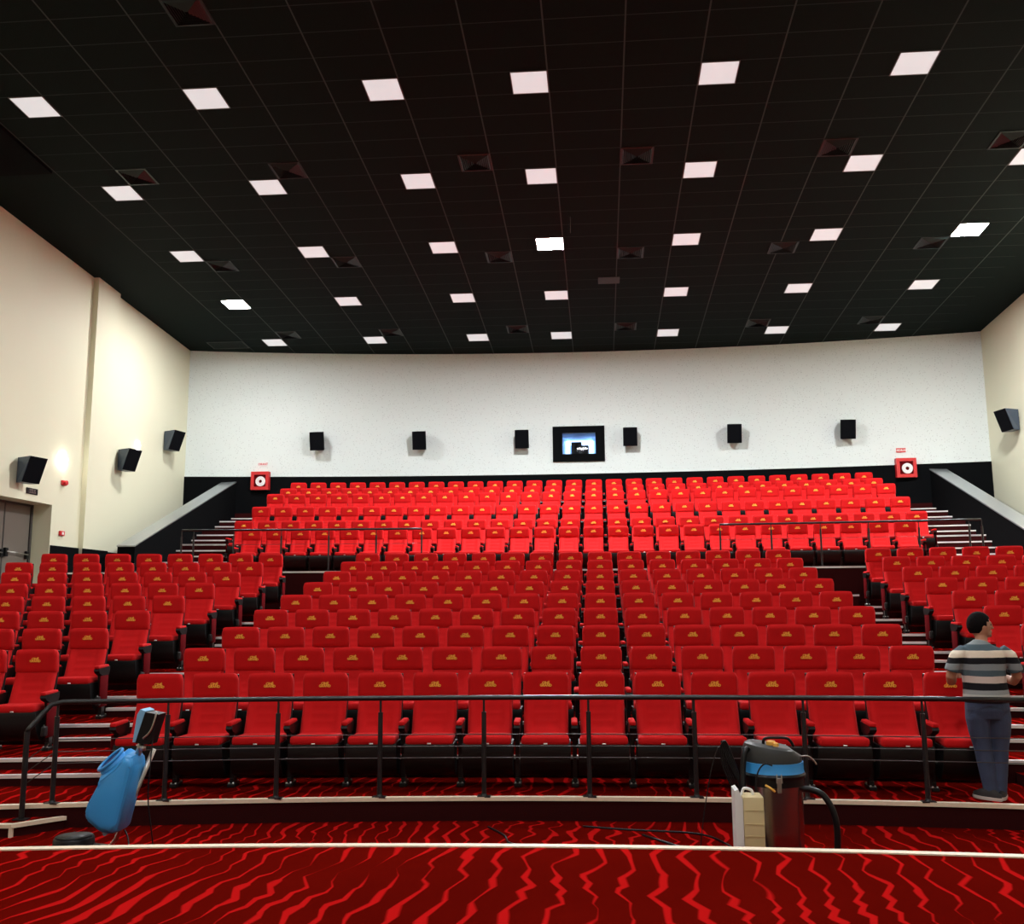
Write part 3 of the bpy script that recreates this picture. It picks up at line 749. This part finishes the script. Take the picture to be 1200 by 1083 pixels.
for r, n in nleft.items():
    for i in range(n):
        x = -6.23-.553*i
        SEATS.append((x, lower_seat_y(r, x), lower_z(r), -(x-1.1)/48, i == 99, i == 0, 'red cinema seat, %s from the aisle in the %s row of the left block' % (ORD[i+1], SR[r]), 'seats of the left block'))
for r, n in nright.items():
    for i in range(n):
        x = 5.05+.553*i
        SEATS.append((x, lower_seat_y(r, x), lower_z(r), -(x-1.1)/48, i == 0, False, 'red cinema seat, %s from the aisle in the %s row of the right block' % (ORD[i+1], SR[r]), 'seats of the right block'))
UR = ['front', 'second', 'third', 'fourth', 'fifth', 'rear']; REST = []
for k in range(6):
    idx = range(1, 28) if k == 0 else range(29); n = len(idx)
    for q, i in enumerate(idx):
        x = -.705+(i-14)*.553; y = u_seat_y(k, x)
        s = (x, y, UZ[k], -(x+.75)/67, q == 0, q == n-1, 'red cinema seat, %s in the %s row of the upper block' % (side_word(q, n), UR[k]), 'seats of the upper block')
        (SEATS if k < 3 else REST).append(s)
REST.sort(key=lambda s: s[0]**2+s[1]**2)
while len(SEATS) < 300: SEATS.append(REST.pop(0))
protos = {}
for key in ((False, False), (True, False), (False, True)):
    protos[key] = make_seat(*key); 
for k in protos.values(): register(k)
for (x, y, z, a, le, re, lab, g) in SEATS:
    c = copy_tree(protos[(le, re)]); c.location = (x, y, z); c.rotation_euler = (0, 0, a); tag(c, lab, 'seat', g)
def del_tree(o):
    for c in list(KIDS.get(o.name, [])): del_tree(c)
    bpy.data.objects.remove(o)
for k in list(protos.values()): del_tree(k)
# the remaining far seats: one object
order = ['headrest', 'backrest', 'seat_cushion', 'seat_shell', 'back_shell', 'armrest', 'arm_pad', 'leg', 'emblem']
bm = bmesh.new(); mats = [M['seat'], M['plastic'], M['iron'], M['emblem']]
mi = dict(headrest=0, backrest=0, seat_cushion=0, seat_shell=1, back_shell=1, armrest=1, arm_pad=0, leg=2, emblem=3)
for (x, y, z, a, le, re, lab, g) in REST:
    T_ = Matrix.Translation((x, y, z)) @ Matrix.Rotation(a, 4, 'Z')
    for key in order:
        for dx in ((0,) if key not in ('armrest', 'arm_pad', 'leg') else ((.275, -.275) if le else (.275,))):
            n0 = len(bm.verts); nf = len(bm.faces); bm.from_mesh(SEATMESH[key]); bm.verts.ensure_lookup_table(); bm.faces.ensure_lookup_table()
            bmesh.ops.transform(bm, matrix=T_ @ Matrix.Translation((dx, 0, 0)), verts=bm.verts[n0:])
            for f in bm.faces[nf:]: f.material_index = mi[key]
o = finish(bm, 'cinema_seats', mats, None, True, 45)
tag(o, 'rest of the red cinema seats in the last three rows below the back wall', 'seats', None, 'stuff')

# ------------------------------------------------------------------ guard rails
def cyl_post(bm, x, y, z0, z1, r=.022):
    tube(bm, [(x, y, z0), (x, y, z1-.12)], r, 10); tube(bm, [(x, y, z1-.12), (x, y, z1)], r*.5, 8)
t = empty('guard_rail', (0, 8.9, Z1)); tag(t, 'long black guard rail with steel cables in front of the first seat row', 'railing')
ry = lambda x: edge1(x)+.022
FX = [-4.86, -3.92, -2.95, -2.03, -1.09, -.14, .81, 1.77, 2.78]
def loc(p): return (p[0], p[1]-8.9, p[2]-Z1)
ztop = 1.075
p0 = (-5.03, 8.12, .10)
pts = [loc((p0[0], p0[1], p0[2]+.0)), loc((-5.03, 8.12, .84)), loc((-5.02, 8.15, .875)), loc((-4.90, ry(-4.9)-.03, 1.055)), loc((-4.82, ry(-4.82), ztop))]
pts += [loc((x, ry(x), ztop)) for x in [-4.6+i*.4 for i in range(20)]+[3.62]]
bm = bmesh.new(); tube(bm, pts[1:], .023, 10); finish(bm, 'top_rail', M['rail'], t, True)
bm = bmesh.new(); tube(bm, [pts[0], pts[1]], .024, 10); box(bm, pts[0][0]-.06, pts[0][0]+.06, pts[0][1]-.04, pts[0][1]+.04, pts[0][2]-.0, pts[0][2]+.012); finish(bm, 'post', M['rail'], t, True, 40)
for x in FX:
    q = loc((x, ry(x), Z1)); bm = bmesh.new(); cyl_post(bm, q[0], q[1], 0, ztop-Z1-.005, .022)
    box(bm, q[0]-.06, q[0]+.06, q[1]-.035, q[1]+.035, 0, .012); lathe(bm, [(.032, .012), (.024, .03)], (q[0], q[1], 0), 12); finish(bm, 'post', M['rail'], t, True, 40)
for h in (.75, .645, .545):
    bm = bmesh.new(); c = [loc((x, ry(x), h-.0)) for x in [-4.86+i*.4 for i in range(21)]+[3.62]]
    tube(bm, [loc((-5.03, 8.12, h-.155))]+c, .0045, 6); finish(bm, 'cable', M['cable_wire'], t, True)
def upper_rail(x0, x1, xs, end, label):
    ye = lambda x: uedge(x)+.06; z0 = UZ[0]; zt = z0+.845
    t = empty('guard_rail', (x0, ye(x0), z0)); tag(t, label, 'railing', 'rails in front of the upper seats')
    L = lambda x, y, z: (x-x0, y-ye(x0), z-z0)
    bm = bmesh.new(); P = [L(x0+(x1-x0)*i/14, ye(x0+(x1-x0)*i/14), zt) for i in range(15)]; tube(bm, P, .02, 8); finish(bm, 'top_rail', M['rail'], t, True)
    for x in xs:
        bm = bmesh.new(); a = L(x, ye(x), z0); cyl_post(bm, a[0], a[1], 0, .84, .018); box(bm, a[0]-.05, a[0]+.05, a[1]-.035, a[1]+.035, 0, .012); finish(bm, 'post', M['rail'], t, True, 40)
    for h in (.30, .55):
        bm = bmesh.new(); P = [L(x0+(x1-x0)*i/14, ye(x0+(x1-x0)*i/14), z0+h) for i in range(15)]; tube(bm, P, .004, 6); finish(bm, 'cable', M['cable_wire'], t, True)
upper_rail(-8.42, -3.58, [-8.42, -8.18, -7.38, -6.42, -5.46, -4.50, -3.58], -1, 'black rail in front of the upper seats, left of centre')
upper_rail(2.33, 7.10, [2.33, 3.30, 4.22, 5.10, 6.0, 6.88, 7.10], 1, 'black rail in front of the upper seats, right of centre')

# ------------------------------------------------------------------ floor scrubber with blue tank
PY = 7.4
sx, sy = -3.90, PY
t = empty('floor_scrubber', (sx, sy, 0)); tag(t, 'floor scrubbing machine with bright blue tank and black tilted handle', 'cleaning machine')
L = lambda x, z, y=0.: (x-sx, y, z)
bm = bmesh.new(); lathe(bm, [(0, .0), (.21, .0), (.215, .03), (.20, .05), (.155, .06), (.150, .125), (.140, .138), (0, .142)], (-4.15-sx, 0.02, 0), 40); finish(bm, 'brush_head', M['blackp'], t, True, 40)
bm = bmesh.new(); lathe(bm, [(.128, .139), (.135, .1445), (0, .1475)], (-4.15-sx, .02, 0), 32); finish(bm, 'motor_lid', M['grey'], t, True)
bm = bmesh.new(); tube(bm, [L(-4.06, .07, .05), L(-3.87, .06, .05), L(-3.82, .12, .05), L(-3.55, .80, .05)], .019, 12); finish(bm, 'pole', M['chrome'], t, True)
# tank: outline in x-z, rounded, .26 deep
def lerp(a, b, k): return a+(b-a)*k
OUT0 = OUT = [(-3.905, .665), (-3.76, .77), (-3.70, .785), (-3.635, .77), (-3.62, .70), (-3.725, .215), (-3.78, .185), (-3.87, .20), (-3.985, .285), (-4.005, .335), (-3.985, .41), (-3.90, .62)]
bm = bmesh.new()
def ring_at(y, s):
    cx, cz = -3.80, .48
    OUT = list(OUT0)
    for i in (0, 1): OUT[i] = (OUT0[i][0], OUT0[i][1]+.55*(y+.01))
    OUT[11] = (OUT0[11][0], OUT0[11][1]+.4*min(0, y))
    return [bm.verts.new((lerp(cx, x, s)-sx, y, lerp(cz, z, s))) for x, z in OUT]
Ys = [(-.145, .80), (-.135, .93), (-.10, 1.0), (.06, 1.0), (.095, .93), (.105, .80)]
rings = [ring_at(y, s) for y, s in Ys]
for a, b in zip(rings, rings[1:]):
    for i in range(len(OUT)): bm.faces.new((a[i], a[(i+1) % len(OUT)], b[(i+1) % len(OUT)], b[i]))
bm.faces.new(rings[0]); bm.faces.new(rings[-1][::-1]); bmesh.ops.recalc_face_normals(bm, faces=bm.faces)
bmesh.ops.bevel(bm, geom=[e for e in bm.edges if e.calc_face_angle(0) > .35], offset=.012, segments=3, affect='EDGES')
tank = finish(bm, 'tank', M['blue'], t, True, 50)
# mouth: rim and dark opening on the slanted top-left face
a = Vector((-3.915-sx, 0, .655)); b = Vector((-3.745-sx, 0, .778)); c = (a+b)/2; d1 = (b-a)/2; nn = Vector((-d1.z, 0, d1.x)).normalized()
def oval(k, off, s1=1., s2=1.): return c+d1*math.cos(k)*s1+Vector((0, .80, .50))*math.sin(k)*.085*s2+Vector((0, -.035, -.006))+nn*off+Vector((0, -.02, 0))
# rim leans towards the viewer
tl = Matrix.Rotation(math.radians(0), 4, 'X')
bm = bmesh.new(); tube(bm, [oval(2*PI*k/28, .030) for k in range(29)], .012, 8, cap=False); 
A = [bm.verts.new(oval(2*PI*k/28, .030)) for k in range(28)]; B = [bm.verts.new(oval(2*PI*k/28, -.01, 1.02, 1.0)) for k in range(28)]
for k in range(28): bm.faces.new((A[k], A[(k+1) % 28], B[(k+1) % 28], B[k]))
rim = finish(bm, 'filler_rim', M['blue'], tank, True)
bm = bmesh.new(); bm.faces.new([bm.verts.new(oval(2*PI*k/28, .022, .94, .92)) for k in range(28)]); finish(bm, 'filler_opening', M['blue_dark'], tank)
bm = bmesh.new(); box(bm, -.045, .05, -.03, .03, 0, .03, .008, 2, mtx=Matrix.Translation((-3.82-sx, -.05, .185)) @ Matrix.Rotation(-.5, 4, 'Y')); finish(bm, 'tank_clip', M['bluelight'], tank)
bm = bmesh.new(); tube(bm, [L(-3.655, .765, .0), L(-3.64, .815, 0), L(-3.632, .85, 0)], .024, 12); tube(bm, [L(-3.60, .80, -.03), L(-3.60, .84, -.03)], .022, 10); finish(bm, 'collar', M['chrome'], t, True)
# handle head: black body with a light blue face and a bail lever
def quad_box(bm, P, y0, y1):
    prism(bm, P, 'y', y0, y1)
bm = bmesh.new(); quad_box(bm, [(-3.66-sx, .865), (-3.535-sx, .85), (-3.50-sx, .98), (-3.47-sx, 1.08), (-3.585-sx, 1.10), (-3.60-sx, 1.09)], -.07, .07); hh = finish(bm, 'handle', M['blackp'], t)
bm = bmesh.new(); quad_box(bm, [(-3.665-sx, .87), (-3.645-sx, .87), (-3.575-sx, 1.105), (-3.615-sx, 1.12), (-3.64-sx, 1.08)], -.078, .078); finish(bm, 'handle_face', M['bluelight'], hh)
bm = bmesh.new(); tube(bm, smooth_pts([L(-3.58, .90, -.08), L(-3.53, .94, -.09), L(-3.50, 1.0, -.09), L(-3.485, 1.08, -.08), L(-3.50, 1.10, -.05)]), .008, 8); finish(bm, 'lever', M['chrome'], hh, True)
bm = bmesh.new(); tube(bm, smooth_pts([L(-3.53, .93, -.02), L(-3.52, .70, -.06), L(-3.53, .45, -.05), L(-3.50, .2, -.03), L(-3.47, .006, -.03), L(-3.40, .006, -.25), L(-3.1, .006, -.4)]), .005, 6); finish(bm, 'power_cord', M['blackp'], t, True)
bm = bmesh.new(); tube(bm, smooth_pts([L(-3.73, .20, .0), L(-3.69, .14, -.02), L(-3.66, .06, -.06), L(-3.66, .006, -.1)]), .006, 6); finish(bm, 'drain_hose', M['blackp'], t, True)

# ------------------------------------------------------------------ wet vacuum
vx, vy = 1.235, 7.42
t = empty('vacuum_cleaner', (vx, vy, 0)); tag(t, 'industrial vacuum cleaner with steel drum, blue band and black head', 'vacuum cleaner')
bm = bmesh.new(); lathe(bm, [(0, .10), (.19, .10), (.20, .12), (.205, .30), (.212, .62), (.216, .655), (0, .655)], (0, 0, 0), 48); finish(bm, 'drum', M['steel'], t, True, 40)
bm = bmesh.new(); lathe(bm, [(.10, .655), (.232, .655), (.236, .675), (.225, .69), (.10, .69)], (0, 0, 0), 48); lathe(bm, [(.218, .60), (.220, .655), (.1, .655)], n=48); finish(bm, 'drum_ring', M['blackp'], t, True, 40)
bm = bmesh.new(); lathe(bm, [(.10, .69), (.226, .69), (.222, .705), (.222, .762), (.10, .764)], (0, 0, 0), 48); finish(bm, 'blue_band', M['blue'], t, True, 40)
bm = bmesh.new()  # head, higher at the left, stepped down at the right
base = [( .212*math.cos(2*PI*k/32), .212*math.sin(2*PI*k/32)) for k in range(32)]
R0 = [bm.verts.new((x, y, .762)) for x, y in base]
R1 = [bm.verts.new((x*1.0, y*1.0, .80+(.05*(.5-x/.42)))) for x, y in base]
R2 = [bm.verts.new((min(x*.93, .15)-.0, y*.90, .835+.055*(.5-x/.42))) for x, y in base]
R3 = [bm.verts.new((min(x*.80, .13), y*.75, .850+.055*(.5-x/.42))) for x, y in base]
for a, b in ((R0, R1), (R1, R2), (R2, R3)):
    for i in range(32): bm.faces.new((a[i], a[(i+1) % 32], b[(i+1) % 32], b[i]))
bm.faces.new(R3); bmesh.ops.recalc_face_normals(bm, faces=bm.faces)
head = finish(bm, 'motor_head', M['grey'], t, True, 35)
bm = bmesh.new(); tube(bm, smooth_pts([(-.07, -.06, .87), (-.06, -.07, .925), (.02, -.08, .935), (.11, -.07, .925), (.15, -.05, .87)]), .011, 8); finish(bm, 'carry_handle', M['blackp'], head, True)
bm = bmesh.new(); lathe(bm, [(0, 0), (.035, 0), (.035, .022), (.028, .03), (0, .03)], (-.02, -.09, .885), 20); lathe(bm, [(.0, 0), (.022, 0), (.02, .022), (0, .03)], (.01, -.13, .880), 16); finish(bm, 'switch_knob', M['yellow'], head, True, 40)
bm = bmesh.new(); box(bm, -.012, .018, -.245, -.225, .57, .675, .004); tube(bm, [(-.015, -.245, .64), (-.012, -.24, .70)], .004, 6); tube(bm, [(.022, -.245, .64), (.019, -.24, .70)], .004, 6); finish(bm, 'latch', M['chrome'], t)
bm = bmesh.new(); tube(bm, smooth_pts([(-.09, -.215, .62), (-.06, -.24, .605), (-.03, -.235, .58)]), .009, 8); finish(bm, 'clip', M['yellow'], t, True)
bm = bmesh.new(); tube(bm, smooth_pts([(.195, -.05, .57), (.26, -.06, .565), (.34, -.08, .53), (.40, -.10, .42), (.42, -.10, .28), (.41, -.08, .12), (.38, .05, .03), (.30, .22, .025)]), .023, 12); finish(bm, 'suction_hose', M['blackp'], t, True)
bm = bmesh.new(); tube(bm, smooth_pts([(.20, -.05, .80), (.25, -.05, .80), (.29, -.04, .77), (.31, -.03, .74)]), .007, 6); finish(bm, 'exhaust_pipe', M['chrome'], t, True)
bm = bmesh.new(); tube(bm, smooth_pts([(-.19, -.10, .86), (-.22, -.13, .82), (-.24, -.16, .66), (-.235, -.20, .45), (-.20, -.25, .24), (-.16, -.27, .03)]), .021, 10); tube(bm, smooth_pts([(-.22, -.10, .87), (-.23, -.14, .60), (-.24, -.2, .3), (-.235, -.22, .03)]), .014, 8); finish(bm, 'wand', M['blackp'], t, True)
bm = bmesh.new(); tube(bm, smooth_pts([(-.04, -.235, .76), (-.10, -.24, .77), (-.15, -.245, .70), (-.17, -.25, .55), (-.18, -.25, .40)]), .006, 6); finish(bm, 'cord', M['blackp'], t, True)
bm = bmesh.new()
for k in range(5):
    a = k*.012; tube(bm, smooth_pts([(-.36-a*.3, -.1+a, .91-a*.3), (-.385+a, -.1+a, .86), (-.37+a*1.2, -.1+a, .72), (-.30+a, -.1+a, .56), (-.26+a*.5, -.12, .50), (-.25-a*.3, -.10, .62), (-.30-a, -.08, .80), (-.34-a*.5, -.08, .90), (-.36-a*.3, -.1+a, .91-a*.3)]), .006, 6)
tube(bm, smooth_pts([(-.40, -.1, .87), (-.45, -.11, .74), (-.50, -.12, .52), (-.54, -.13, .30), (-.58, -.15, .02)]), .004, 6)
finish(bm, 'cord_coil', M['blackp'], t, True)
for (x, y) in ((-.27, .0), (.16, .14), (.16, -.14), (-.16, .14)):
    bm = bmesh.new(); lathe(bm, [(0, -.02), (.05, -.02), (.05, .02), (0, .02)], n=20); bmesh.ops.transform(bm, matrix=Matrix.Translation((x, y, .05)) @ Matrix.Rotation(PI/2, 4, 'X'), verts=bm.verts); finish(bm, 'wheel', M['grey'], t, True, 40)
bm = bmesh.new(); box(bm, -.28, .18, -.12, .12, .05, .10, .01); finish(bm, 'trolley', M['blackp'], t)
# canister beside it
cx, cy = .945, 7.02
t = empty('canister', (cx, cy, 0)); tag(t, 'cream and white plastic canister standing against the vacuum cleaner', 'canister')
bm = bmesh.new(); box(bm, .0, .14, -.09, .09, 0, .59, .008, 2)
for z in (.50, .41, .33, .24, .16): box(bm, .004, .136, -.093, -.088, z, z+.004)
finish(bm, 'body', M['cream'], t, True, 30)
bm = bmesh.new(); prism(bm, [(-.055, 0), (-.002, 0), (-.002, .57), (-.03, .64), (-.055, .63)], 'y', -.085, .09); finish(bm, 'side', M['whitep'], t)
bm = bmesh.new(); tube(bm, smooth_pts([(.0, 0, .58), (.02, 0, .63), (.07, 0, .62), (.08, 0, .585)]), .010, 8); finish(bm, 'handle', M['whitep'], t, True)
# cords lying on the carpet
def cord(name, pts, label):
    bm = bmesh.new(); tube(bm, smooth_pts([(x, y, .008) for x, y in pts], 8), .008, 6); tag(finish(bm, name, M['blackp'], None, True), label, 'cord')
cord('power_cord', [(-1.02, 8.55), (-.85, 8.25), (-.78, 8.0), (-.60, 7.85), (-.53, 7.6), (-.5, 7.3)], 'thin black cord curling on the red carpet below the front row')
cord('power_cord', [(-.2, 8.62), (.2, 8.52), (.75, 8.42), (.95, 8.1), (1.0, 7.75), (.85, 7.68), (.6, 7.95), (.3, 8.35), (.55, 8.0), (.78, 7.75)], 'tangled black cord on the carpet left of the vacuum cleaner')

# ------------------------------------------------------------------ the man
mx, my, mz = 3.378, 8.968, Z1
man = empty('person', (mx, my, mz)); man.scale = (1, 1, 1)
tag(man, 'person seen from behind in striped t-shirt and blue jeans, head turned right', 'person')
# local axes: x right, y away from camera, z up (height about 1.6 m)
def limb(bm, pts, n=16):
    """closed elliptic loft; pts: (x, y, z, r_side, r_depth)"""
    rings = []; m = len(pts)
    for i, p in enumerate(pts):
        a = Vector(pts[max(i-1, 0)][:3]); b = Vector(pts[min(i+1, m-1)][:3]); t = (b-a).normalized()
        ref = Vector((1, 0, 0)) if abs(t.x) < .8 else Vector((0, 0, 1))
        u = (ref-t*ref.dot(t)).normalized(); v = t.cross(u)
        rings.append([bm.verts.new(Vector(p[:3])+u*math.cos(2*PI*k/n)*p[3]+v*math.sin(2*PI*k/n)*p[4]) for k in range(n)])
    fs = []
    for r0, r1 in zip(rings, rings[1:]):
        for k in range(n): fs.append(bm.faces.new((r0[k], r0[(k+1) % n], r1[(k+1) % n], r1[k])))
    fs.append(bm.faces.new(rings[0][::-1])); fs.append(bm.faces.new(rings[-1])); bmesh.ops.recalc_face_normals(bm, faces=fs)
def fused(name, bm, m, parent, vox, smooth=6):
    """one continuous surface from overlapping lofts"""
    o = finish(bm, name, m, None, True)
    r = o.modifiers.new('r', 'REMESH'); r.mode = 'VOXEL'; r.voxel_size = vox; r.use_smooth_shade = True
    q = o.modifiers.new('s', 'SMOOTH'); q.factor = .5; q.iterations = smooth
    bpy.context.view_layer.update(); me = bpy.data.meshes.new_from_object(o.evaluated_get(bpy.context.evaluated_depsgraph_get()))
    bpy.data.objects.remove(o); me.materials.clear(); me.materials.append(m)
    for p in me.polygons: p.use_smooth = True
    o = bpy.data.objects.new(name, me); COL.objects.link(o); o.parent = parent; return o
ARML = [(-.15, .01, 1.30), (-.225, .0, 1.235), (-.262, .005, 1.14), (-.282, .02, 1.055), (-.262, .075, 1.010), (-.215, .17, 1.03), (-.17, .25, 1.05)]
ARMR = [(.15, .01, 1.30), (.222, .0, 1.235), (.258, .005, 1.14), (.285, .02, 1.055), (.275, .075, 1.010), (.235, .17, 1.03), (.19, .25, 1.05)]
AR = [.040, .048, .045, .043, .042, .034, .026]
bm = bmesh.new()
limb(bm, [(0, 0, .80, .15, .10), (0, 0, .88, .16, .105), (-.005, 0, 1.0, .145, .10), (-.01, 0, 1.15, .165, .105), (-.01, .005, 1.27, .17, .095), (-.005, .01, 1.335, .10, .07), (0, .015, 1.36, .055, .055)])
limb(bm, [(0, .015, 1.30, .056, .056), (.005, .025, 1.38, .050, .054), (.01, .04, 1.45, .052, .060)])
limb(bm, [(.012, .05, 1.395, .04, .05), (.012, .05, 1.43, .066, .078), (.012, .05, 1.49, .076, .092), (.012, .048, 1.55, .068, .084), (.012, .045, 1.59, .035, .045)])
for A_ in (ARML, ARMR): limb(bm, [(p[0], p[1], p[2]-(.04 if i == 0 else .015 if i == 1 else 0), r, r) for i, (p, r) in enumerate(zip(A_, AR))])
for sgn, A_ in ((1, ARML), (-1, ARMR)):
    w0 = Vector(A_[-1]); d = Vector((.50*sgn, .86, .02)).normalized(); up = Vector((0, 0, 1)); inn = Vector((sgn*.86, -.5, 0))
    limb(bm, [(*(w0-d*.02), .026, .024), (*(w0+d*.03), .016, .038), (*(w0+d*.075), .015, .040), (*(w0+d*.09), .013, .036)])
    for off, ln in ((-.031, .056), (-.011, .070), (.010, .074), (.030, .064)):
        a = w0+d*.078+up*off; b = a+d*ln*.45+inn*.006; c = b+d*ln*.22+inn*.022; e = c+inn*.022-d*.004
        limb(bm, [(*a, .0095, .0095), (*b, .0090, .0090), (*c, .0082, .0082), (*e, .0065, .0065)], 8)
    a = w0+d*.018+up*.028; b = a+up*.026+d*.022+inn*.010; c = b+up*.010+d*.028+inn*.014
    limb(bm, [(*a, .013, .013), (*b, .0105, .0105), (*c, .008, .008)], 8)
for sx_ in (-1, 1):
    F_ = {-1: [(-.085, 0, .82), (-.075, .01, .62), (-.055, .02, .45), (-.03, .035, .28), (-.010, .04, .10)], 1: [(.085, 0, .82), (.095, .01, .62), (.09, .03, .45), (.085, .05, .28), (.078, .07, .10)]}[sx_]
    limb(bm, [(*p, r, r) for p, r in zip(F_, (.09, .075, .056, .052, .038))])
fused('body', bm, M['skin'], man, .007, 3)
# head turned to the right: face details on the +x side
hd = Vector((.012, .05, 1.50)); fa = math.radians(-28)   # facing direction measured from +x towards -y negative => away
fd = Vector((math.cos(math.radians(2)), math.sin(math.radians(2)), 0)); sd = Vector((-fd.y, fd.x, 0)); upv = Vector((0, 0, 1))
HM = Matrix(((fd.x, sd.x, 0, hd.x), (fd.y, sd.y, 0, hd.y), (0, 0, 1, hd.z), (0, 0, 0, 1)))
def ellip(bm, c, r, mtx=None, nu=20, nv=14, cut=None):
    vs = []
    rows = []
    for j in range(nv+1):
        th = PI*j/nv; row = []
        for i in range(nu):
            ph = 2*PI*i/nu; row.append(Vector((c[0]+r[0]*math.sin(th)*math.cos(ph), c[1]+r[1]*math.sin(th)*math.sin(ph), c[2]+r[2]*math.cos(th))))
        rows.append(row)
    for j in range(nv):
        for i in range(nu):
            P = [rows[j][i], rows[j][(i+1) % nu], rows[j+1][(i+1) % nu], rows[j+1][i]]
            m_ = sum(P, Vector())/4
            if cut and cut(m_): continue
            try:
                bm.faces.new([bm.verts.new(p) for p in P])
            except Exception: pass
    return bm
bm = bmesh.new()      # face relief: brow, nose, lips, chin, ear as one skin piece over the skull
ellip(bm, (0, 0, 0), (.092, .073, .108)); ellip(bm, (.035, 0, -.065), (.055, .052, .048))
for (c, r) in (((.095, 0, -.005), (.016, .012, .028)), ((.104, 0, -.020), (.015, .013, .012)), ((.088, 0, -.050), (.014, .024, .007)), ((.086, 0, -.060), (.013, .021, .007)), ((.080, 0, .028), (.018, .045, .010)), ((.075, 0, -.085), (.022, .024, .018)),
               ((-.002, -.074, -.012), (.018, .010, .030)), ((-.002, .074, -.012), (.018, .010, .030))): ellip(bm, c, r, nu=14, nv=10)
bmesh.ops.remove_doubles(bm, verts=bm.verts, dist=1e-4); bmesh.ops.transform(bm, matrix=HM, verts=bm.verts); fo = finish(bm, 'face', M['skin'], man, True)
rm = fo.modifiers.new('r', 'REMESH'); rm.mode = 'VOXEL'; rm.voxel_size = .006; rm.use_smooth_shade = True
bm = bmesh.new()
for s in (-1, 1): ellip(bm, (.083, .030*s, .008), (.008, .012, .007), nu=10, nv=8)
bmesh.ops.transform(bm, matrix=HM, verts=bm.verts); finish(bm, 'eyes', M['eye'], man, True)
bm = bmesh.new(); ellip(bm, (-.008, 0, .010), (.094, .078, .105), nu=36, nv=26, cut=lambda p: (p.x > .045 and p.z < .062) or (p.z < -.055) or (p.x > .0 and p.z < -.0) or (p.x > .02 and p.z < .035))
bmesh.ops.remove_doubles(bm, verts=bm.verts, dist=1e-4); bmesh.ops.transform(bm, matrix=HM, verts=bm.verts); ho = finish(bm, 'hair', M['hair'], man, True)
sm = ho.modifiers.new('s', 'SOLIDIFY'); sm.thickness = .012; sm.offset = -1
# shirt: torso with loose hem and two short sleeves
bm = bmesh.new()
limb(bm, [(0, 0, .862, .196, .142), (0, 0, .90, .194, .140), (-.005, 0, 1.0, .184, .132), (-.008, 0, 1.10, .188, .130), (-.01, .0, 1.20, .198, .128), (-.01, .005, 1.27, .196, .115), (-.008, .01, 1.315, .150, .092), (-.005, .012, 1.345, .088, .074), (0, .015, 1.362, .066, .064)], 28)
for A_ in (ARML, ARMR):
    P_ = [Vector(p) for p in A_[:4]]; end = P_[2].lerp(P_[3], .45)
    limb(bm, [(*(P_[0]-Vector((0, 0, .012))), .058, .068), (*(P_[1]-Vector((0, 0, .004))), .064, .072), (*P_[2], .064, .070), (*end, .067, .071)])
fused('t_shirt', bm, M['shirt'], man, .009, 3)
bm = bmesh.new()
limb(bm, [(0, 0, .90, .168, .118), (0, 0, .84, .182, .130), (0, -.004, .77, .188, .135), (0, 0, .70, .170, .115)], 24)
for P_ in ([(-.088, 0, .80), (-.088, .0, .70), (-.078, .01, .58), (-.058, .02, .45), (-.038, .03, .30), (-.018, .035, .15), (-.006, .038, .055)], [(.088, 0, .80), (.092, .0, .70), (.096, .01, .58), (.092, .03, .45), (.086, .045, .30), (.080, .06, .15), (.074, .07, .055)]):
    limb(bm, [(*p, r, r*1.05) for p, r in zip(P_, (.095, .100, .088, .073, .069, .062, .060))])
fused('jeans', bm, M['jeans'], man, .009, 3)
bm = bmesh.new(); lathe(bm, [(.180, 0), (.189, .01), (.189, .035), (.180, .045)], (0, 0, .830), 28)
for v in bm.verts: v.co.y *= .72
finish(bm, 'belt', M['belt'], man, True)
def shoe(x, y, a):
    bm = bmesh.new(); n = 20
    def ring(z, s, sy=1.): return [bm.verts.new((.048*s*math.cos(2*PI*k/n)*(1.0 if math.sin(2*PI*k/n) > 0 else .86), (.135*s*math.sin(2*PI*k/n)+.045)*sy, z)) for k in range(n)]
    T_ = Matrix.Translation((x, y, 0)) @ Matrix.Rotation(a, 4, 'Z')
    rr = [ring(0, .98), ring(.012, 1.02), ring(.028, 1.0)]
    for p, q in zip(rr, rr[1:]):
        for i in range(n): bm.faces.new((p[i], p[(i+1) % n], q[(i+1) % n], q[i]))
    bm.faces.new(rr[0]); bm.faces.new(rr[-1]); bmesh.ops.recalc_face_normals(bm, faces=bm.faces); bmesh.ops.transform(bm, matrix=T_, verts=bm.verts)
    s = finish(bm, 'sole', M['sole'], None, True, 40)
    bm = bmesh.new(); rr = [ring(.027, .97), ring(.05, .96), ring(.075, .82, .8), ring(.10, .62, .45), ring(.115, .60, .40)]
    for p, q in zip(rr, rr[1:]):
        for i in range(n): bm.faces.new((p[i], p[(i+1) % n], q[(i+1) % n], q[i]))
    bm.faces.new(rr[-1]); bmesh.ops.recalc_face_normals(bm, faces=bm.faces); bmesh.ops.transform(bm, matrix=T_, verts=bm.verts)
    u = finish(bm, 'shoe', M['shoe'], man, True, 50); s.parent = u
shoe(-.015, .0, math.radians(38)); shoe(.085, .05, math.radians(-22))
